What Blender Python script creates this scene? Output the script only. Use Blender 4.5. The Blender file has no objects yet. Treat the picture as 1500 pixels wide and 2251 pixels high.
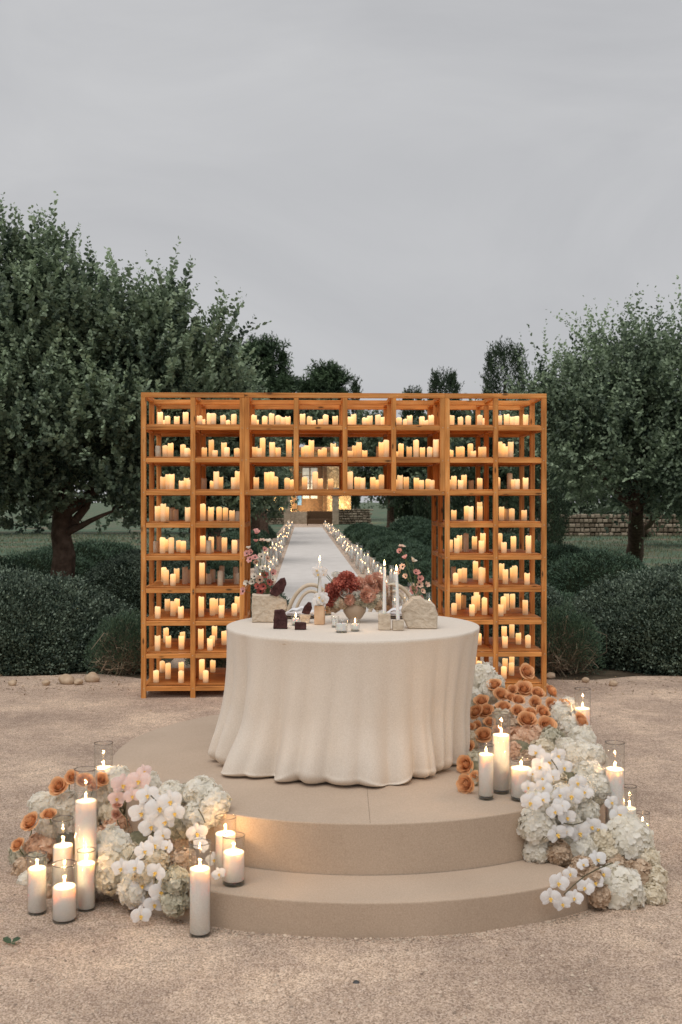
import bpy, bmesh, math, random
import numpy as np
from mathutils import Vector, Matrix, Euler, noise
random.seed(7); rng = np.random.default_rng(7)
R_ = math.radians
scene = bpy.context.scene
col = scene.collection
# ------------------------------------------------------------------ camera, sky, sun, exposure
F, E, HY = 2340.0, 1.87, 1103.0          # focal length in photo pixels, eye height, horizon row
cam_d = bpy.data.cameras.new('camera'); cam = bpy.data.objects.new('camera', cam_d); col.objects.link(cam)
cam.location = (0, 0, E); cam.rotation_euler = (R_(90), 0, 0)
cam_d.sensor_fit = 'VERTICAL'; cam_d.sensor_height = 36; cam_d.sensor_width = 24
cam_d.lens = 36 * F / 2251; cam_d.shift_y = -(1125.5 - HY) / 2251
cam_d.clip_end = 3000; cam_d.clip_start = 0.1
cam_d.dof.use_dof = True; cam_d.dof.focus_distance = 7.2; cam_d.dof.aperture_fstop = 5.0
scene.camera = cam
w = bpy.data.worlds.new('World'); scene.world = w; w.use_nodes = True
nt = w.node_tree; bg = nt.nodes['Background']
SUN_EL, SUN_ROT = R_(64), R_(200)
sky = nt.nodes.new('ShaderNodeTexSky'); sky.sky_type = 'NISHITA'; sky.sun_disc = False
sky.sun_elevation = SUN_EL; sky.sun_rotation = SUN_ROT
tc = nt.nodes.new('ShaderNodeTexCoord')
mp = nt.nodes.new('ShaderNodeMapping'); mp.inputs['Scale'].default_value = (1.0, 1.0, 2.2)
no = nt.nodes.new('ShaderNodeTexNoise'); no.inputs['Scale'].default_value = 2.1; no.inputs['Detail'].default_value = 7
no.inputs['Roughness'].default_value = .55; no.inputs['Distortion'].default_value = .7
cr = nt.nodes.new('ShaderNodeValToRGB')
cr.color_ramp.elements[0].position = .28; cr.color_ramp.elements[0].color = (.455, .460, .478, 1)
cr.color_ramp.elements[1].position = .72; cr.color_ramp.elements[1].color = (.600, .602, .612, 1)
mul = nt.nodes.new('ShaderNodeVectorMath'); mul.operation = 'SCALE'; mul.inputs['Scale'].default_value = 10.0
mx = nt.nodes.new('ShaderNodeMix'); mx.data_type = 'RGBA'; mx.inputs['Factor'].default_value = .97
nt.links.new(tc.outputs['Generated'], mp.inputs[0]); nt.links.new(mp.outputs[0], no.inputs[0])
nt.links.new(no.outputs['Fac'], cr.inputs[0]); nt.links.new(cr.outputs[0], mul.inputs[0])
nt.links.new(sky.outputs[0], mx.inputs[6]); nt.links.new(mul.outputs[0], mx.inputs[7])
nt.links.new(mx.outputs[2], bg.inputs[0]); bg.inputs[1].default_value = .078
sd = bpy.data.lights.new('sun', 'SUN'); sun = bpy.data.objects.new('sun', sd); col.objects.link(sun)
sd.energy = 1.3; sd.angle = R_(50); sd.color = (1, .965, .92)
sdir = Vector((math.sin(SUN_ROT) * math.cos(SUN_EL), math.cos(SUN_ROT) * math.cos(SUN_EL), math.sin(SUN_EL)))
sun.rotation_euler = sdir.to_track_quat('Z', 'Y').to_euler()
scene.view_settings.view_transform = 'Standard'; scene.view_settings.look = 'None'
scene.view_settings.exposure = 0.36; scene.view_settings.gamma = 1.0; scene.view_settings.use_curve_mapping = False
scene.render.engine = 'CYCLES'
scene.cycles.use_denoising = True; scene.cycles.max_bounces = 8; scene.cycles.transparent_max_bounces = 16
scene.cycles.caustics_reflective = False; scene.cycles.caustics_refractive = False
scene.cycles.sample_clamp_indirect = 4

# ------------------------------------------------------------------ helpers
def P(px, py, Z): return Vector(((px - 750) / F * Z, Z, E - (py - HY) / F * Z))
def G(px, py, z=0.0): return P(px, py, F * (E - z) / (py - HY))
def props(o, label=None, cat=None, group=None, kind=None):
    if label: o['label'] = label
    if cat: o['category'] = cat
    if group: o['group'] = group
    if kind: o['kind'] = kind
    return o
def link(name, data, parent=None, loc=None, rot=None, scale=None):
    o = bpy.data.objects.new(name, data); col.objects.link(o)
    if parent: o.parent = parent
    if loc is not None: o.location = loc
    if rot is not None: o.rotation_euler = rot
    if scale is not None: o.scale = scale if hasattr(scale, '__len__') else (scale,) * 3
    return o
def empty(name, label, cat, loc=(0, 0, 0), rz=0, group=None):
    o = bpy.data.objects.new(name, None); col.objects.link(o); o.location = loc; o.rotation_euler = (0, 0, rz)
    o.empty_display_size = .1
    return props(o, label, cat, group)
def mesh(name, verts, faces, mats=None, smooth=False, tint=None, midx=None):
    me = bpy.data.meshes.new(name)
    verts = np.asarray(verts, dtype=np.float32)
    if isinstance(faces, np.ndarray):
        n, k = faces.shape
        me.vertices.add(len(verts)); me.vertices.foreach_set('co', verts.ravel())
        me.loops.add(n * k); me.loops.foreach_set('vertex_index', faces.astype(np.int32).ravel())
        me.polygons.add(n); me.polygons.foreach_set('loop_start', np.arange(0, n * k, k, dtype=np.int32))
        me.update(calc_edges=True)
    else:
        me.from_pydata([tuple(v) for v in verts], [], faces)
    if tint is not None:
        a = me.attributes.new('tint', 'FLOAT', 'FACE'); a.data.foreach_set('value', np.asarray(tint, dtype=np.float32))
    for m in (mats if isinstance(mats, (list, tuple)) else [mats]):
        if m: me.materials.append(m)
    if midx is not None: me.polygons.foreach_set('material_index', np.asarray(midx, dtype=np.int32))
    if smooth: me.polygons.foreach_set('use_smooth', np.ones(len(me.polygons), dtype=bool))
    me.update()
    return me
def from_bm(name, bm, m, smooth=False):
    me = bpy.data.meshes.new(name); bm.to_mesh(me); bm.free()
    for q in (m if isinstance(m, (list, tuple)) else [m]): me.materials.append(q)
    if smooth:
        for p in me.polygons: p.use_smooth = True
    return me
def box_mesh(name, sx, sy, sz, m, bev=.003, seg=1):
    bm = bmesh.new(); bmesh.ops.create_cube(bm, size=1)
    for v in bm.verts: v.co = Vector((v.co.x * sx, v.co.y * sy, v.co.z * sz))
    if bev: bmesh.ops.bevel(bm, geom=bm.edges[:], offset=bev, segments=seg, affect='EDGES')
    return from_bm(name, bm, m)
def lathe(name, prof, m, n=32, smooth=True, closed=False, wob=None):
    """prof: list of (r, z)."""
    vs, fs = [], []
    for i, (r, z) in enumerate(prof):
        for j in range(n):
            a = 2 * math.pi * j / n
            rr = r * (1 + (wob(i, a) if wob else 0))
            vs.append((rr * math.cos(a), rr * math.sin(a), z))
    for i in range(len(prof) - 1):
        for j in range(n):
            k = (j + 1) % n
            fs.append((i * n + j, i * n + k, (i + 1) * n + k, (i + 1) * n + j))
    if prof[0][0] > 1e-5 and not closed: fs.append(tuple(range(n))[::-1])
    if prof[-1][0] > 1e-5 and not closed: fs.append(tuple((len(prof) - 1) * n + j for j in range(n)))
    me = mesh(name, vs, fs, m, smooth)
    return me
def tube(name, pts, rads, m, n=8, smooth=True, data=False, wob=0):
    vs, fs = [], []
    pts = [Vector(p) for p in pts]
    up = Vector((0.13, 0.31, .94))
    for i, p in enumerate(pts):
        t = (pts[min(i + 1, len(pts) - 1)] - pts[max(i - 1, 0)]).normalized()
        a = t.cross(up)
        if a.length < .1: a = t.cross(Vector((1, 0, 0)))
        a.normalize(); b = t.cross(a)
        for j in range(n):
            g = 2 * math.pi * j / n
            rr = rads[i] * (1 + wob * noise.noise(p * 3 + Vector((j * 1.7, 0, 0))))
            vs.append(p + (a * math.cos(g) + b * math.sin(g)) * rr)
    for i in range(len(pts) - 1):
        for j in range(n):
            k = (j + 1) % n
            fs.append((i * n + j, i * n + k, (i + 1) * n + k, (i + 1) * n + j))
    fs.append(tuple(range(n))); fs.append(tuple((len(pts) - 1) * n + j for j in range(n))[::-1])
    if data: return vs, fs
    return mesh(name, vs, fs, m, smooth)
def join_data(parts):
    V, Fc = [], []
    for vs, fs in parts:
        o = len(V); V += list(vs); Fc += [tuple(i + o for i in f) for f in fs]
    return V, Fc
def curve_pts(a, b, bend, n=6):
    a, b, bend = Vector(a), Vector(b), Vector(bend)
    return [a.lerp(b, t) + bend * (4 * t * (1 - t)) for t in [i / (n - 1) for i in range(n)]]
def unit(v): return v / np.maximum(np.linalg.norm(v, axis=1, keepdims=True), 1e-9)
def leaves(name, c, d, nrm, L, W, tint, m, fold=.15, simple=False, smooth=False):
    """leaf faces: centre-base c, axis d, normal nrm, length L, width W."""
    c, d, nrm = np.asarray(c), unit(np.asarray(d)), np.asarray(nrm)
    s = unit(np.cross(d, nrm)); n2 = np.cross(s, d)
    L = np.asarray(L)[:, None]; W = np.asarray(W)[:, None]; N = len(c)
    up = n2 * W * fold
    if simple:
        v = np.stack([c, c + d * L * .55 + s * W * .5 + up, c + d * L, c + d * L * .55 - s * W * .5 + up], 1)
        f = np.arange(N * 4).reshape(N, 4); t = np.asarray(tint)
    else:
        v = np.stack([c, c + d * L * .3 + s * W * .42 + up, c + d * L * .72 + s * W * .45 + up, c + d * L,
                      c + d * L * .72 - s * W * .45 + up, c + d * L * .3 - s * W * .42 + up], 1)
        b = (np.arange(N) * 6)[:, None]
        f = np.concatenate([b + np.array([0, 1, 2, 3]), b + np.array([3, 4, 5, 0])], 1).reshape(N * 2, 4)
        t = np.repeat(tint, 2)
    return mesh(name, v.reshape(-1, 3), f, m, smooth, tint=t)
def rdir(n):
    v = rng.normal(size=(n, 3)); return unit(v)

# ------------------------------------------------------------------ materials
def nodes(name):
    m = bpy.data.materials.new(name); m.use_nodes = True
    t = m.node_tree; return m, t, t.nodes['Principled BSDF']
def nd(t, typ, **kw):
    n = t.nodes.new(typ)
    for k, v in kw.items():
        if k in n.inputs: n.inputs[k].default_value = v
        else: setattr(n, k, v)
    return n
def ramp(t, src, stops):
    r = t.nodes.new('ShaderNodeValToRGB'); e = r.color_ramp.elements
    while len(e) < len(stops): e.new(.5)
    for i, (p, c) in enumerate(stops): e[i].position = p; e[i].color = (*c, 1)
    t.links.new(src, r.inputs[0]); return r.outputs[0]
def bump(t, src, bs, strength, dist):
    b = nd(t, 'ShaderNodeBump', Strength=strength, Distance=dist)
    t.links.new(src, b.inputs['Height']); t.links.new(b.outputs[0], bs.inputs['Normal']); return b
def simple(name, c1, c2, scale=8, rough=.6, bmp=.3, bdist=.004, bscale=None, coord='Object', spec=.3, detail=5, sss=0):
    m, t, b = nodes(name)
    tcn = nd(t, 'ShaderNodeTexCoord')
    n1 = nd(t, 'ShaderNodeTexNoise', Scale=scale, Detail=detail); t.links.new(tcn.outputs[coord], n1.inputs[0])
    t.links.new(ramp(t, n1.outputs['Fac'], [(.32, c1), (.68, c2)]), b.inputs['Base Color'])
    b.inputs['Roughness'].default_value = rough; b.inputs['Specular IOR Level'].default_value = spec
    if bmp:
        n2 = nd(t, 'ShaderNodeTexNoise', Scale=bscale or scale * 6, Detail=3); t.links.new(tcn.outputs[coord], n2.inputs[0])
        bump(t, n2.outputs['Fac'], b, bmp, bdist)
    if sss:
        b.inputs['Subsurface Weight'].default_value = sss; b.inputs['Subsurface Radius'].default_value = (.03, .015, .008)
        b.inputs['Subsurface Scale'].default_value = 1
    return m
def leafmat(name, dark, light, rough=.5, transl=.25, spec=.35):
    """colour by per-leaf tint, thin leaf translucency"""
    m, t, b = nodes(name)
    at = nd(t, 'ShaderNodeAttribute', attribute_name='tint')
    c = ramp(t, at.outputs['Fac'], [(0, dark), (1, light)])
    t.links.new(c, b.inputs['Base Color']); b.inputs['Roughness'].default_value = rough
    b.inputs['Specular IOR Level'].default_value = spec
    tr = nd(t, 'ShaderNodeBsdfTranslucent'); t.links.new(c, tr.inputs[0])
    mx = nd(t, 'ShaderNodeMixShader'); mx.inputs[0].default_value = transl
    t.links.new(b.outputs[0], mx.inputs[1]); t.links.new(tr.outputs[0], mx.inputs[2])
    t.links.new(mx.outputs[0], t.nodes['Material Output'].inputs[0]); return m
def wood(name):
    m, t, b = nodes(name)
    tcn = nd(t, 'ShaderNodeTexCoord'); oi = nd(t, 'ShaderNodeObjectInfo')
    off = nd(t, 'ShaderNodeVectorMath', operation='SCALE'); off.inputs['Scale'].default_value = 37
    cmb = nd(t, 'ShaderNodeCombineXYZ')
    for i in range(3): t.links.new(oi.outputs['Random'], cmb.inputs[i])
    t.links.new(cmb.outputs[0], off.inputs[0])
    add = nd(t, 'ShaderNodeVectorMath', operation='ADD')
    t.links.new(tcn.outputs['Object'], add.inputs[0]); t.links.new(off.outputs[0], add.inputs[1])
    mp = nd(t, 'ShaderNodeMapping'); mp.inputs['Scale'].default_value = (1.6, 26, 26)
    t.links.new(add.outputs[0], mp.inputs[0])
    n1 = nd(t, 'ShaderNodeTexNoise', Scale=1.6, Detail=6, Distortion=.6); t.links.new(mp.outputs[0], n1.inputs[0])
    n3 = nd(t, 'ShaderNodeTexNoise', Scale=3.5, Detail=2); t.links.new(add.outputs[0], n3.inputs[0])
    base = ramp(t, n1.outputs['Fac'], [(.22, (.40, .125, .025)), (.5, (.74, .31, .08)), (.78, (.88, .45, .16))])
    # knots
    mk = nd(t, 'ShaderNodeMapping'); mk.inputs['Scale'].default_value = (4.2, 13, 13)
    t.links.new(add.outputs[0], mk.inputs[0])
    vo = nd(t, 'ShaderNodeTexVoronoi', Scale=1.0); t.links.new(mk.outputs[0], vo.inputs[0])
    kn = ramp(t, vo.outputs['Distance'], [(.07, (.22, .22, .22)), (.17, (1, 1, 1))])
    va = ramp(t, n3.outputs['Fac'], [(.3, (.72, .72, .72)), (.7, (1.08, 1.08, 1.08))])
    ra = ramp(t, oi.outputs['Random'], [(0, (.78, .74, .72)), (1, (1.1, 1.1, 1.12))])
    cur = base
    for s in (kn, va, ra):
        q = nd(t, 'ShaderNodeMix', data_type='RGBA', blend_type='MULTIPLY'); q.inputs['Factor'].default_value = 1
        t.links.new(cur, q.inputs[6]); t.links.new(s, q.inputs[7]); cur = q.outputs[2]
    t.links.new(cur, b.inputs['Base Color']); b.inputs['Roughness'].default_value = .55
    b.inputs['Specular IOR Level'].default_value = .3
    bump(t, n1.outputs['Fac'], b, .25, .002); return m
def glassmat(name, tintc=(.985, .985, .975), refl=1.0):
    m, t, b = nodes(name)
    t.nodes.remove(b)
    tr = nd(t, 'ShaderNodeBsdfTransparent'); tr.inputs[0].default_value = (*tintc, 1)
    gl = nd(t, 'ShaderNodeBsdfGlossy', Roughness=.03)
    fr = nd(t, 'ShaderNodeLayerWeight', Blend=.5)
    pw = nd(t, 'ShaderNodeMath', operation='POWER'); pw.inputs[1].default_value = 4.5
    mt = nd(t, 'ShaderNodeMath', operation='MULTIPLY_ADD'); mt.inputs[1].default_value = .8 * refl; mt.inputs[2].default_value = .045
    t.links.new(fr.outputs['Facing'], pw.inputs[0]); t.links.new(pw.outputs[0], mt.inputs[0])
    mx = nd(t, 'ShaderNodeMixShader'); t.links.new(mt.outputs[0], mx.inputs[0])
    t.links.new(tr.outputs[0], mx.inputs[1]); t.links.new(gl.outputs[0], mx.inputs[2])
    t.links.new(mx.outputs[0], t.nodes['Material Output'].inputs[0]); return m
def emit(name, c, s):
    m, t, b = nodes(name); b.inputs['Base Color'].default_value = (*c, 1)
    b.inputs['Emission Color'].default_value = (*c, 1); b.inputs['Emission Strength'].default_value = s; return m
def led(name, lit=True):
    """wax shell of an LED pillar: glows most near the bulb under its top"""
    m, t, b = nodes(name)
    tcn = nd(t, 'ShaderNodeTexCoord'); sp = nd(t, 'ShaderNodeSeparateXYZ'); t.links.new(tcn.outputs['Generated'], sp.inputs[0])
    oi = nd(t, 'ShaderNodeObjectInfo')
    n1 = nd(t, 'ShaderNodeTexNoise', Scale=60, Detail=3); t.links.new(tcn.outputs['Object'], n1.inputs[0])
    t.links.new(ramp(t, n1.outputs['Fac'], [(.3, (.62, .53, .40)), (.7, (.72, .64, .51))]), b.inputs['Base Color'])
    b.inputs['Roughness'].default_value = .55
    bump(t, n1.outputs['Fac'], b, .3, .002)
    if lit:
        c = ramp(t, sp.outputs['Z'], [(0, (.10, .06, .03)), (.25, (.30, .15, .055)), (.5, (.72, .31, .09)), (.8, (1.0, .52, .17)), (.97, (1.0, .64, .30))])
        t.links.new(c, b.inputs['Emission Color'])
        r = nd(t, 'ShaderNodeMapRange'); r.inputs[3].default_value = .75; r.inputs[4].default_value = 1.15
        t.links.new(oi.outputs['Random'], r.inputs[0]); t.links.new(r.outputs[0], b.inputs['Emission Strength'])
    return m
M = {}
M['wood'] = wood('stained_pine')
M['screw'] = simple('screw_metal', (.5, .45, .35), (.7, .65, .55), 5, .35, 0)
M['led'] = led('lit_wax'); M['led_off'] = led('unlit_wax', False)
M['glass'] = glassmat('clear_glass')
M['rim'] = glassmat('glass_rim', (.80, .78, .76), 1.5)
M['base_glass'] = glassmat('thick_glass', (.62, .66, .66), 1.6)
M['flame'] = emit('flame', (1, .62, .27), 14)
M['flame_far'] = emit('flame_far', (1, .60, .27), 9)
M['wick'] = simple('wick', (.02, .015, .01), (.04, .03, .02), 20, .9, 0)
def granules():
    m, t, b = nodes('granulated_wax'); tcn = nd(t, 'ShaderNodeTexCoord')
    v = nd(t, 'ShaderNodeTexVoronoi', Scale=330); t.links.new(tcn.outputs['Object'], v.inputs[0])
    t.links.new(ramp(t, v.outputs['Distance'], [(.1, (.94, .92, .89)), (.75, (.74, .70, .66))]), b.inputs['Base Color'])
    b.inputs['Roughness'].default_value = .7; bump(t, v.outputs['Distance'], b, .35, .0015)
    b.subsurface_method = 'BURLEY'; b.inputs['Subsurface Weight'].default_value = .85; b.inputs['Subsurface Radius'].default_value = (.11, .055, .03)
    b.inputs['Subsurface Scale'].default_value = 1
    return m
M['wax'] = granules()
M['taper'] = simple('taper_wax', (.80, .79, .76), (.86, .85, .83), 10, .4, .1, sss=.3)
def carpet(name, a, b_, spots=True):
    m, t, b = nodes(name); tcn = nd(t, 'ShaderNodeTexCoord')
    n1 = nd(t, 'ShaderNodeTexNoise', Scale=150, Detail=4, Roughness=.75); t.links.new(tcn.outputs['Object'], n1.inputs[0])
    n2 = nd(t, 'ShaderNodeTexNoise', Scale=2.2, Detail=4); t.links.new(tcn.outputs['Object'], n2.inputs[0])
    c1 = ramp(t, n1.outputs['Fac'], [(.3, a), (.7, b_)])
    c2 = ramp(t, n2.outputs['Fac'], [(.3, (.9, .89, .88)), (.7, (1.04, 1.04, 1.04))])
    q = nd(t, 'ShaderNodeMix', data_type='RGBA', blend_type='MULTIPLY'); q.inputs['Factor'].default_value = 1
    t.links.new(c1, q.inputs[6]); t.links.new(c2, q.inputs[7]); t.links.new(q.outputs[2], b.inputs['Base Color'])
    b.inputs['Roughness'].default_value = .95; b.inputs['Specular IOR Level'].default_value = .05
    b.inputs['Sheen Weight'].default_value = .15
    bump(t, n1.outputs['Fac'], b, .5, .003); return m
M['carpet'] = carpet('beige_felt_carpet', (.425, .32, .235), (.565, .445, .34))
M['seam'] = carpet('carpet_seam', (.22, .16, .11), (.30, .22, .16))
M['runner'] = carpet('white_runner', (.66, .61, .57), (.76, .72, .68))
def linen():
    m, t, b = nodes('cream_linen'); tcn = nd(t, 'ShaderNodeTexCoord')
    n1 = nd(t, 'ShaderNodeTexNoise', Scale=160, Detail=3, Roughness=.6); t.links.new(tcn.outputs['Object'], n1.inputs[0])
    n2 = nd(t, 'ShaderNodeTexNoise', Scale=260, Detail=3); t.links.new(tcn.outputs['Object'], n2.inputs[0])
    t.links.new(ramp(t, n1.outputs['Fac'], [(.3, (.65, .57, .48)), (.7, (.76, .68, .595))]), b.inputs['Base Color'])
    b.inputs['Roughness'].default_value = .85; b.inputs['Specular IOR Level'].default_value = .1
    b.inputs['Sheen Weight'].default_value = .1
    bump(t, n2.outputs['Fac'], b, .4, .0015); return m
M['linen'] = linen()
def gravel():
    m, t, b = nodes('gravel_ground'); tcn = nd(t, 'ShaderNodeTexCoord')
    def N(s, d=5, r=.6):
        q = nd(t, 'ShaderNodeTexNoise', Scale=s, Detail=d, Roughness=r); t.links.new(tcn.outputs['Object'], q.inputs[0]); return q.outputs['Fac']
    big = ramp(t, N(.9, 6, .62), [(.34, (.72, .70, .70)), (.5, (.96, .94, .93)), (.66, (1.30, 1.29, 1.24))])
    mid = ramp(t, N(9, 6, .7), [(.3, (.80, .78, .78)), (.72, (1.12, 1.11, 1.08))])
    v = nd(t, 'ShaderNodeTexVoronoi', Scale=165); t.links.new(tcn.outputs['Object'], v.inputs[0])
    grain = ramp(t, v.outputs['Color'], [(.12, (.34, .255, .195)), (.5, (.61, .47, .365)), (.88, (.84, .69, .57))])
    cur = grain
    for s in (big, mid):
        q = nd(t, 'ShaderNodeMix', data_type='RGBA', blend_type='MULTIPLY'); q.inputs['Factor'].default_value = 1
        t.links.new(cur, q.inputs[6]); t.links.new(s, q.inputs[7]); cur = q.outputs[2]
    t.links.new(cur, b.inputs['Base Color']); b.inputs['Roughness'].default_value = .95; b.inputs['Specular IOR Level'].default_value = .1
    ad = nd(t, 'ShaderNodeMath', operation='MULTIPLY_ADD'); ad.inputs[1].default_value = -.4
    t.links.new(v.outputs['Distance'], ad.inputs[0]); t.links.new(N(45, 5, .7), ad.inputs[2])
    bump(t, ad.outputs[0], b, .9, .012); return m
M['gravel'] = gravel()
def field():
    m, t, b = nodes('rough_grass_field'); tcn = nd(t, 'ShaderNodeTexCoord')
    def N(s, d=5, r=.6):
        q = nd(t, 'ShaderNodeTexNoise', Scale=s, Detail=d, Roughness=r); t.links.new(tcn.outputs['Object'], q.inputs[0]); return q.outputs['Fac']
    c1 = ramp(t, N(.35, 7, .65), [(.36, (.10, .165, .115)), (.50, (.13, .175, .12)), (.64, (.24, .19, .145))])
    c2 = ramp(t, N(12, 5, .75), [(.3, (.6, .6, .6)), (.7, (1.35, 1.35, 1.35))])
    q = nd(t, 'ShaderNodeMix', data_type='RGBA', blend_type='MULTIPLY'); q.inputs['Factor'].default_value = 1
    t.links.new(c1, q.inputs[6]); t.links.new(c2, q.inputs[7]); t.links.new(q.outputs[2], b.inputs['Base Color'])
    b.inputs['Roughness'].default_value = 1; b.inputs['Specular IOR Level'].default_value = .05
    bump(t, N(20), b, .8, .05); return m
M['field'] = field()
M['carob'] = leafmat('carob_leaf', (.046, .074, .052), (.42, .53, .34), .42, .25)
M['carob_far'] = leafmat('carob_leaf_far', (.036, .060, .042), (.28, .36, .22), .5, .22)
M['box'] = leafmat('clipped_shrub_leaf', (.028, .050, .037), (.24, .31, .22), .45, .15)
M['rosemary'] = leafmat('rosemary_leaf', (.030, .062, .042), (.14, .22, .13), .6, .1)
M['cypress'] = leafmat('cypress_foliage', (.020, .038, .024), (.085, .125, .065), .7, .1)
M['pine'] = leafmat('pine_needles', (.028, .052, .030), (.11, .17, .085), .6, .12)
M['twig'] = leafmat('dry_twigs', (.14, .10, .07), (.50, .39, .27), .8, .0)
M['grass'] = leafmat('grass_blades', (.08, .115, .06), (.30, .28, .17), .8, .2)
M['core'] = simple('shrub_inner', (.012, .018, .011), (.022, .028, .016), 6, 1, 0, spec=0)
M['bark'] = simple('bark', (.07, .045, .032), (.17, .115, .085), 9, .95, .8, .03, 14, spec=.1)
M['stone'] = simple('field_stone', (.30, .235, .17), (.50, .41, .31), 4, .9, .5, .01, 30, spec=.1)
M['rock'] = simple('border_rock', (.40, .29, .19), (.60, .47, .34), 9, .9, .5, .005, 50, spec=.1)
def travertine():
    m, t, b = nodes('travertine'); tcn = nd(t, 'ShaderNodeTexCoord')
    mp = nd(t, 'ShaderNodeMapping'); mp.inputs['Scale'].default_value = (1, 1, 1.8); t.links.new(tcn.outputs['Object'], mp.inputs[0])
    n1 = nd(t, 'ShaderNodeTexNoise', Scale=26, Detail=7, Roughness=.7); t.links.new(mp.outputs[0], n1.inputs[0])
    c = ramp(t, n1.outputs['Fac'], [(.30, (.30, .22, .15)), (.40, (.54, .44, .33)), (.62, (.68, .58, .46))])
    t.links.new(c, b.inputs['Base Color']); b.inputs['Roughness'].default_value = .9
    bump(t, n1.outputs['Fac'], b, .8, .012); return m
M['travertine'] = travertine()
M['lava'] = simple('burgundy_lava_stone', (.045, .018, .018), (.10, .045, .042), 30, .9, 1, .012, 60, spec=.2)
M['clay'] = simple('taupe_ceramic', (.40, .30, .215), (.47, .365, .27), 12, .6, .2, .001, 120)
M['plate'] = simple('white_china', (.78, .76, .75), (.82, .81, .80), 8, .25, 0)
M['napkin'] = simple('napkin', (.74, .73, .74), (.8, .79, .8), 30, .8, .3, .001)
M['cane'] = simple('bentwood', (.55, .44, .31), (.66, .55, .42), 14, .45, .1)
M['stemgreen'] = simple('green_stem', (.09, .13, .05), (.16, .21, .09), 20, .6, 0)
M['stemdark'] = simple('dark_stem', (.07, .06, .03), (.12, .11, .06), 20, .6, 0)
M['moss'] = simple('floral_base', (.13, .125, .075), (.26, .23, .15), 30, 1, .5)
def petal(name, a, b_, tr=.3): return leafmat(name, a, b_, .65, tr, .2)
M['h_white'] = petal('hydrangea_white', (.91, .87, .77), (.98, .955, .90), .5)
M['h_cream'] = petal('hydrangea_cream', (.76, .68, .52), (.94, .87, .74), .4)
M['h_tan'] = petal('hydrangea_tan', (.46, .32, .21), (.80, .64, .48))
M['h_peach'] = petal('hydrangea_peach', (.70, .43, .28), (.92, .70, .52))
M['h_green'] = petal('hydrangea_antique', (.44, .41, .29), (.82, .77, .64))
M['rose'] = petal('caramel_rose', (.62, .25, .09), (.95, .60, .33), .3)
M['blush'] = petal('blush_rose', (.80, .44, .32), (.88, .62, .50), .25)
M['dahlia'] = petal('burgundy_dahlia', (.36, .08, .06), (.66, .24, .18), .2)
M['carnation'] = petal('peach_carnation', (.78, .40, .29), (.90, .66, .53), .25)
M['ranunculus'] = petal('white_ranunculus', (.88, .86, .79), (.95, .94, .90), .4)
M['orchid'] = petal('orchid_white', (.83, .80, .78), (.90, .89, .88), .35)
M['orchid_pink'] = petal('orchid_pink', (.84, .58, .53), (.89, .74, .70), .35)
M['lip'] = simple('orchid_lip', (.75, .42, .06), (.85, .62, .18), 40, .5, 0)
M['anem_pink'] = petal('anemone_pink', (.66, .24, .22), (.82, .47, .42), .3)
M['anem_peach'] = petal('anemone_peach', (.78, .45, .32), (.86, .66, .52), .3)
M['anem_pale'] = petal('anemone_pale', (.76, .66, .52), (.84, .78, .68), .3)
M['anem_red'] = petal('anemone_red', (.34, .07, .06), (.52, .15, .12), .2)
M['black'] = simple('dark_centre', (.02, .012, .015), (.05, .03, .03), 60, .8, 0)
def housewall():
    m, t, b = nodes('rubble_house_wall'); tcn = nd(t, 'ShaderNodeTexCoord')
    v = nd(t, 'ShaderNodeTexVoronoi', Scale=3.4); t.links.new(tcn.outputs['Object'], v.inputs[0])
    v2 = nd(t, 'ShaderNodeTexVoronoi', Scale=3.4, feature='DISTANCE_TO_EDGE'); t.links.new(tcn.outputs['Object'], v2.inputs[0])
    c = ramp(t, v.outputs['Color'], [(.2, (.28, .21, .13)), (.8, (.52, .42, .28))])
    e = ramp(t, v2.outputs['Distance'], [(.02, (.35, .33, .3)), (.09, (1, 1, 1))])
    q = nd(t, 'ShaderNodeMix', data_type='RGBA', blend_type='MULTIPLY'); q.inputs['Factor'].default_value = 1
    t.links.new(c, q.inputs[6]); t.links.new(e, q.inputs[7]); t.links.new(q.outputs[2], b.inputs['Base Color'])
    b.inputs['Roughness'].default_value = .9; bump(t, v2.outputs['Distance'], b, .6, .06); return m
M['house'] = housewall()
M['stone_t'] = leafmat('wall_stone', (.13, .10, .07), (.40, .33, .25), .9, 0, .1)
M['candlelit'] = simple('candlelit_stone', (.62, .40, .24), (.74, .52, .34), 22, .8, .4, .003)  # orange candlelight on the block is put into its stone colour
M['soil'] = simple('bed_soil', (.07, .055, .04), (.15, .12, .085), 3, 1, .8, .03, 25, spec=0)
M['door'] = simple('dark_door_wood', (.06, .035, .02), (.12, .07, .04), 6, .6, 0)
M['pane'] = simple('door_pane', (.35, .42, .48), (.55, .62, .68), 3, .15, 0)
M['tile'] = simple('roof_tile', (.25, .12, .07), (.38, .2, .12), 4, .9, .3)
M['blue'] = simple('blue_paint', (.03, .10, .26), (.05, .15, .35), 4, .5, 0)
M['rattan'] = simple('rattan', (.07, .038, .02), (.14, .08, .04), 40, .8, .6, .01, 90)
M['lamp'] = emit('uplight_lens', (1, .70, .34), 30)
M['metal'] = simple('dark_metal', (.04, .04, .04), (.07, .07, .07), 10, .4, 0)
M['green_leaf'] = simple('fallen_leaf', (.035, .06, .03), (.07, .11, .05), 30, .5, 0)

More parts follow.
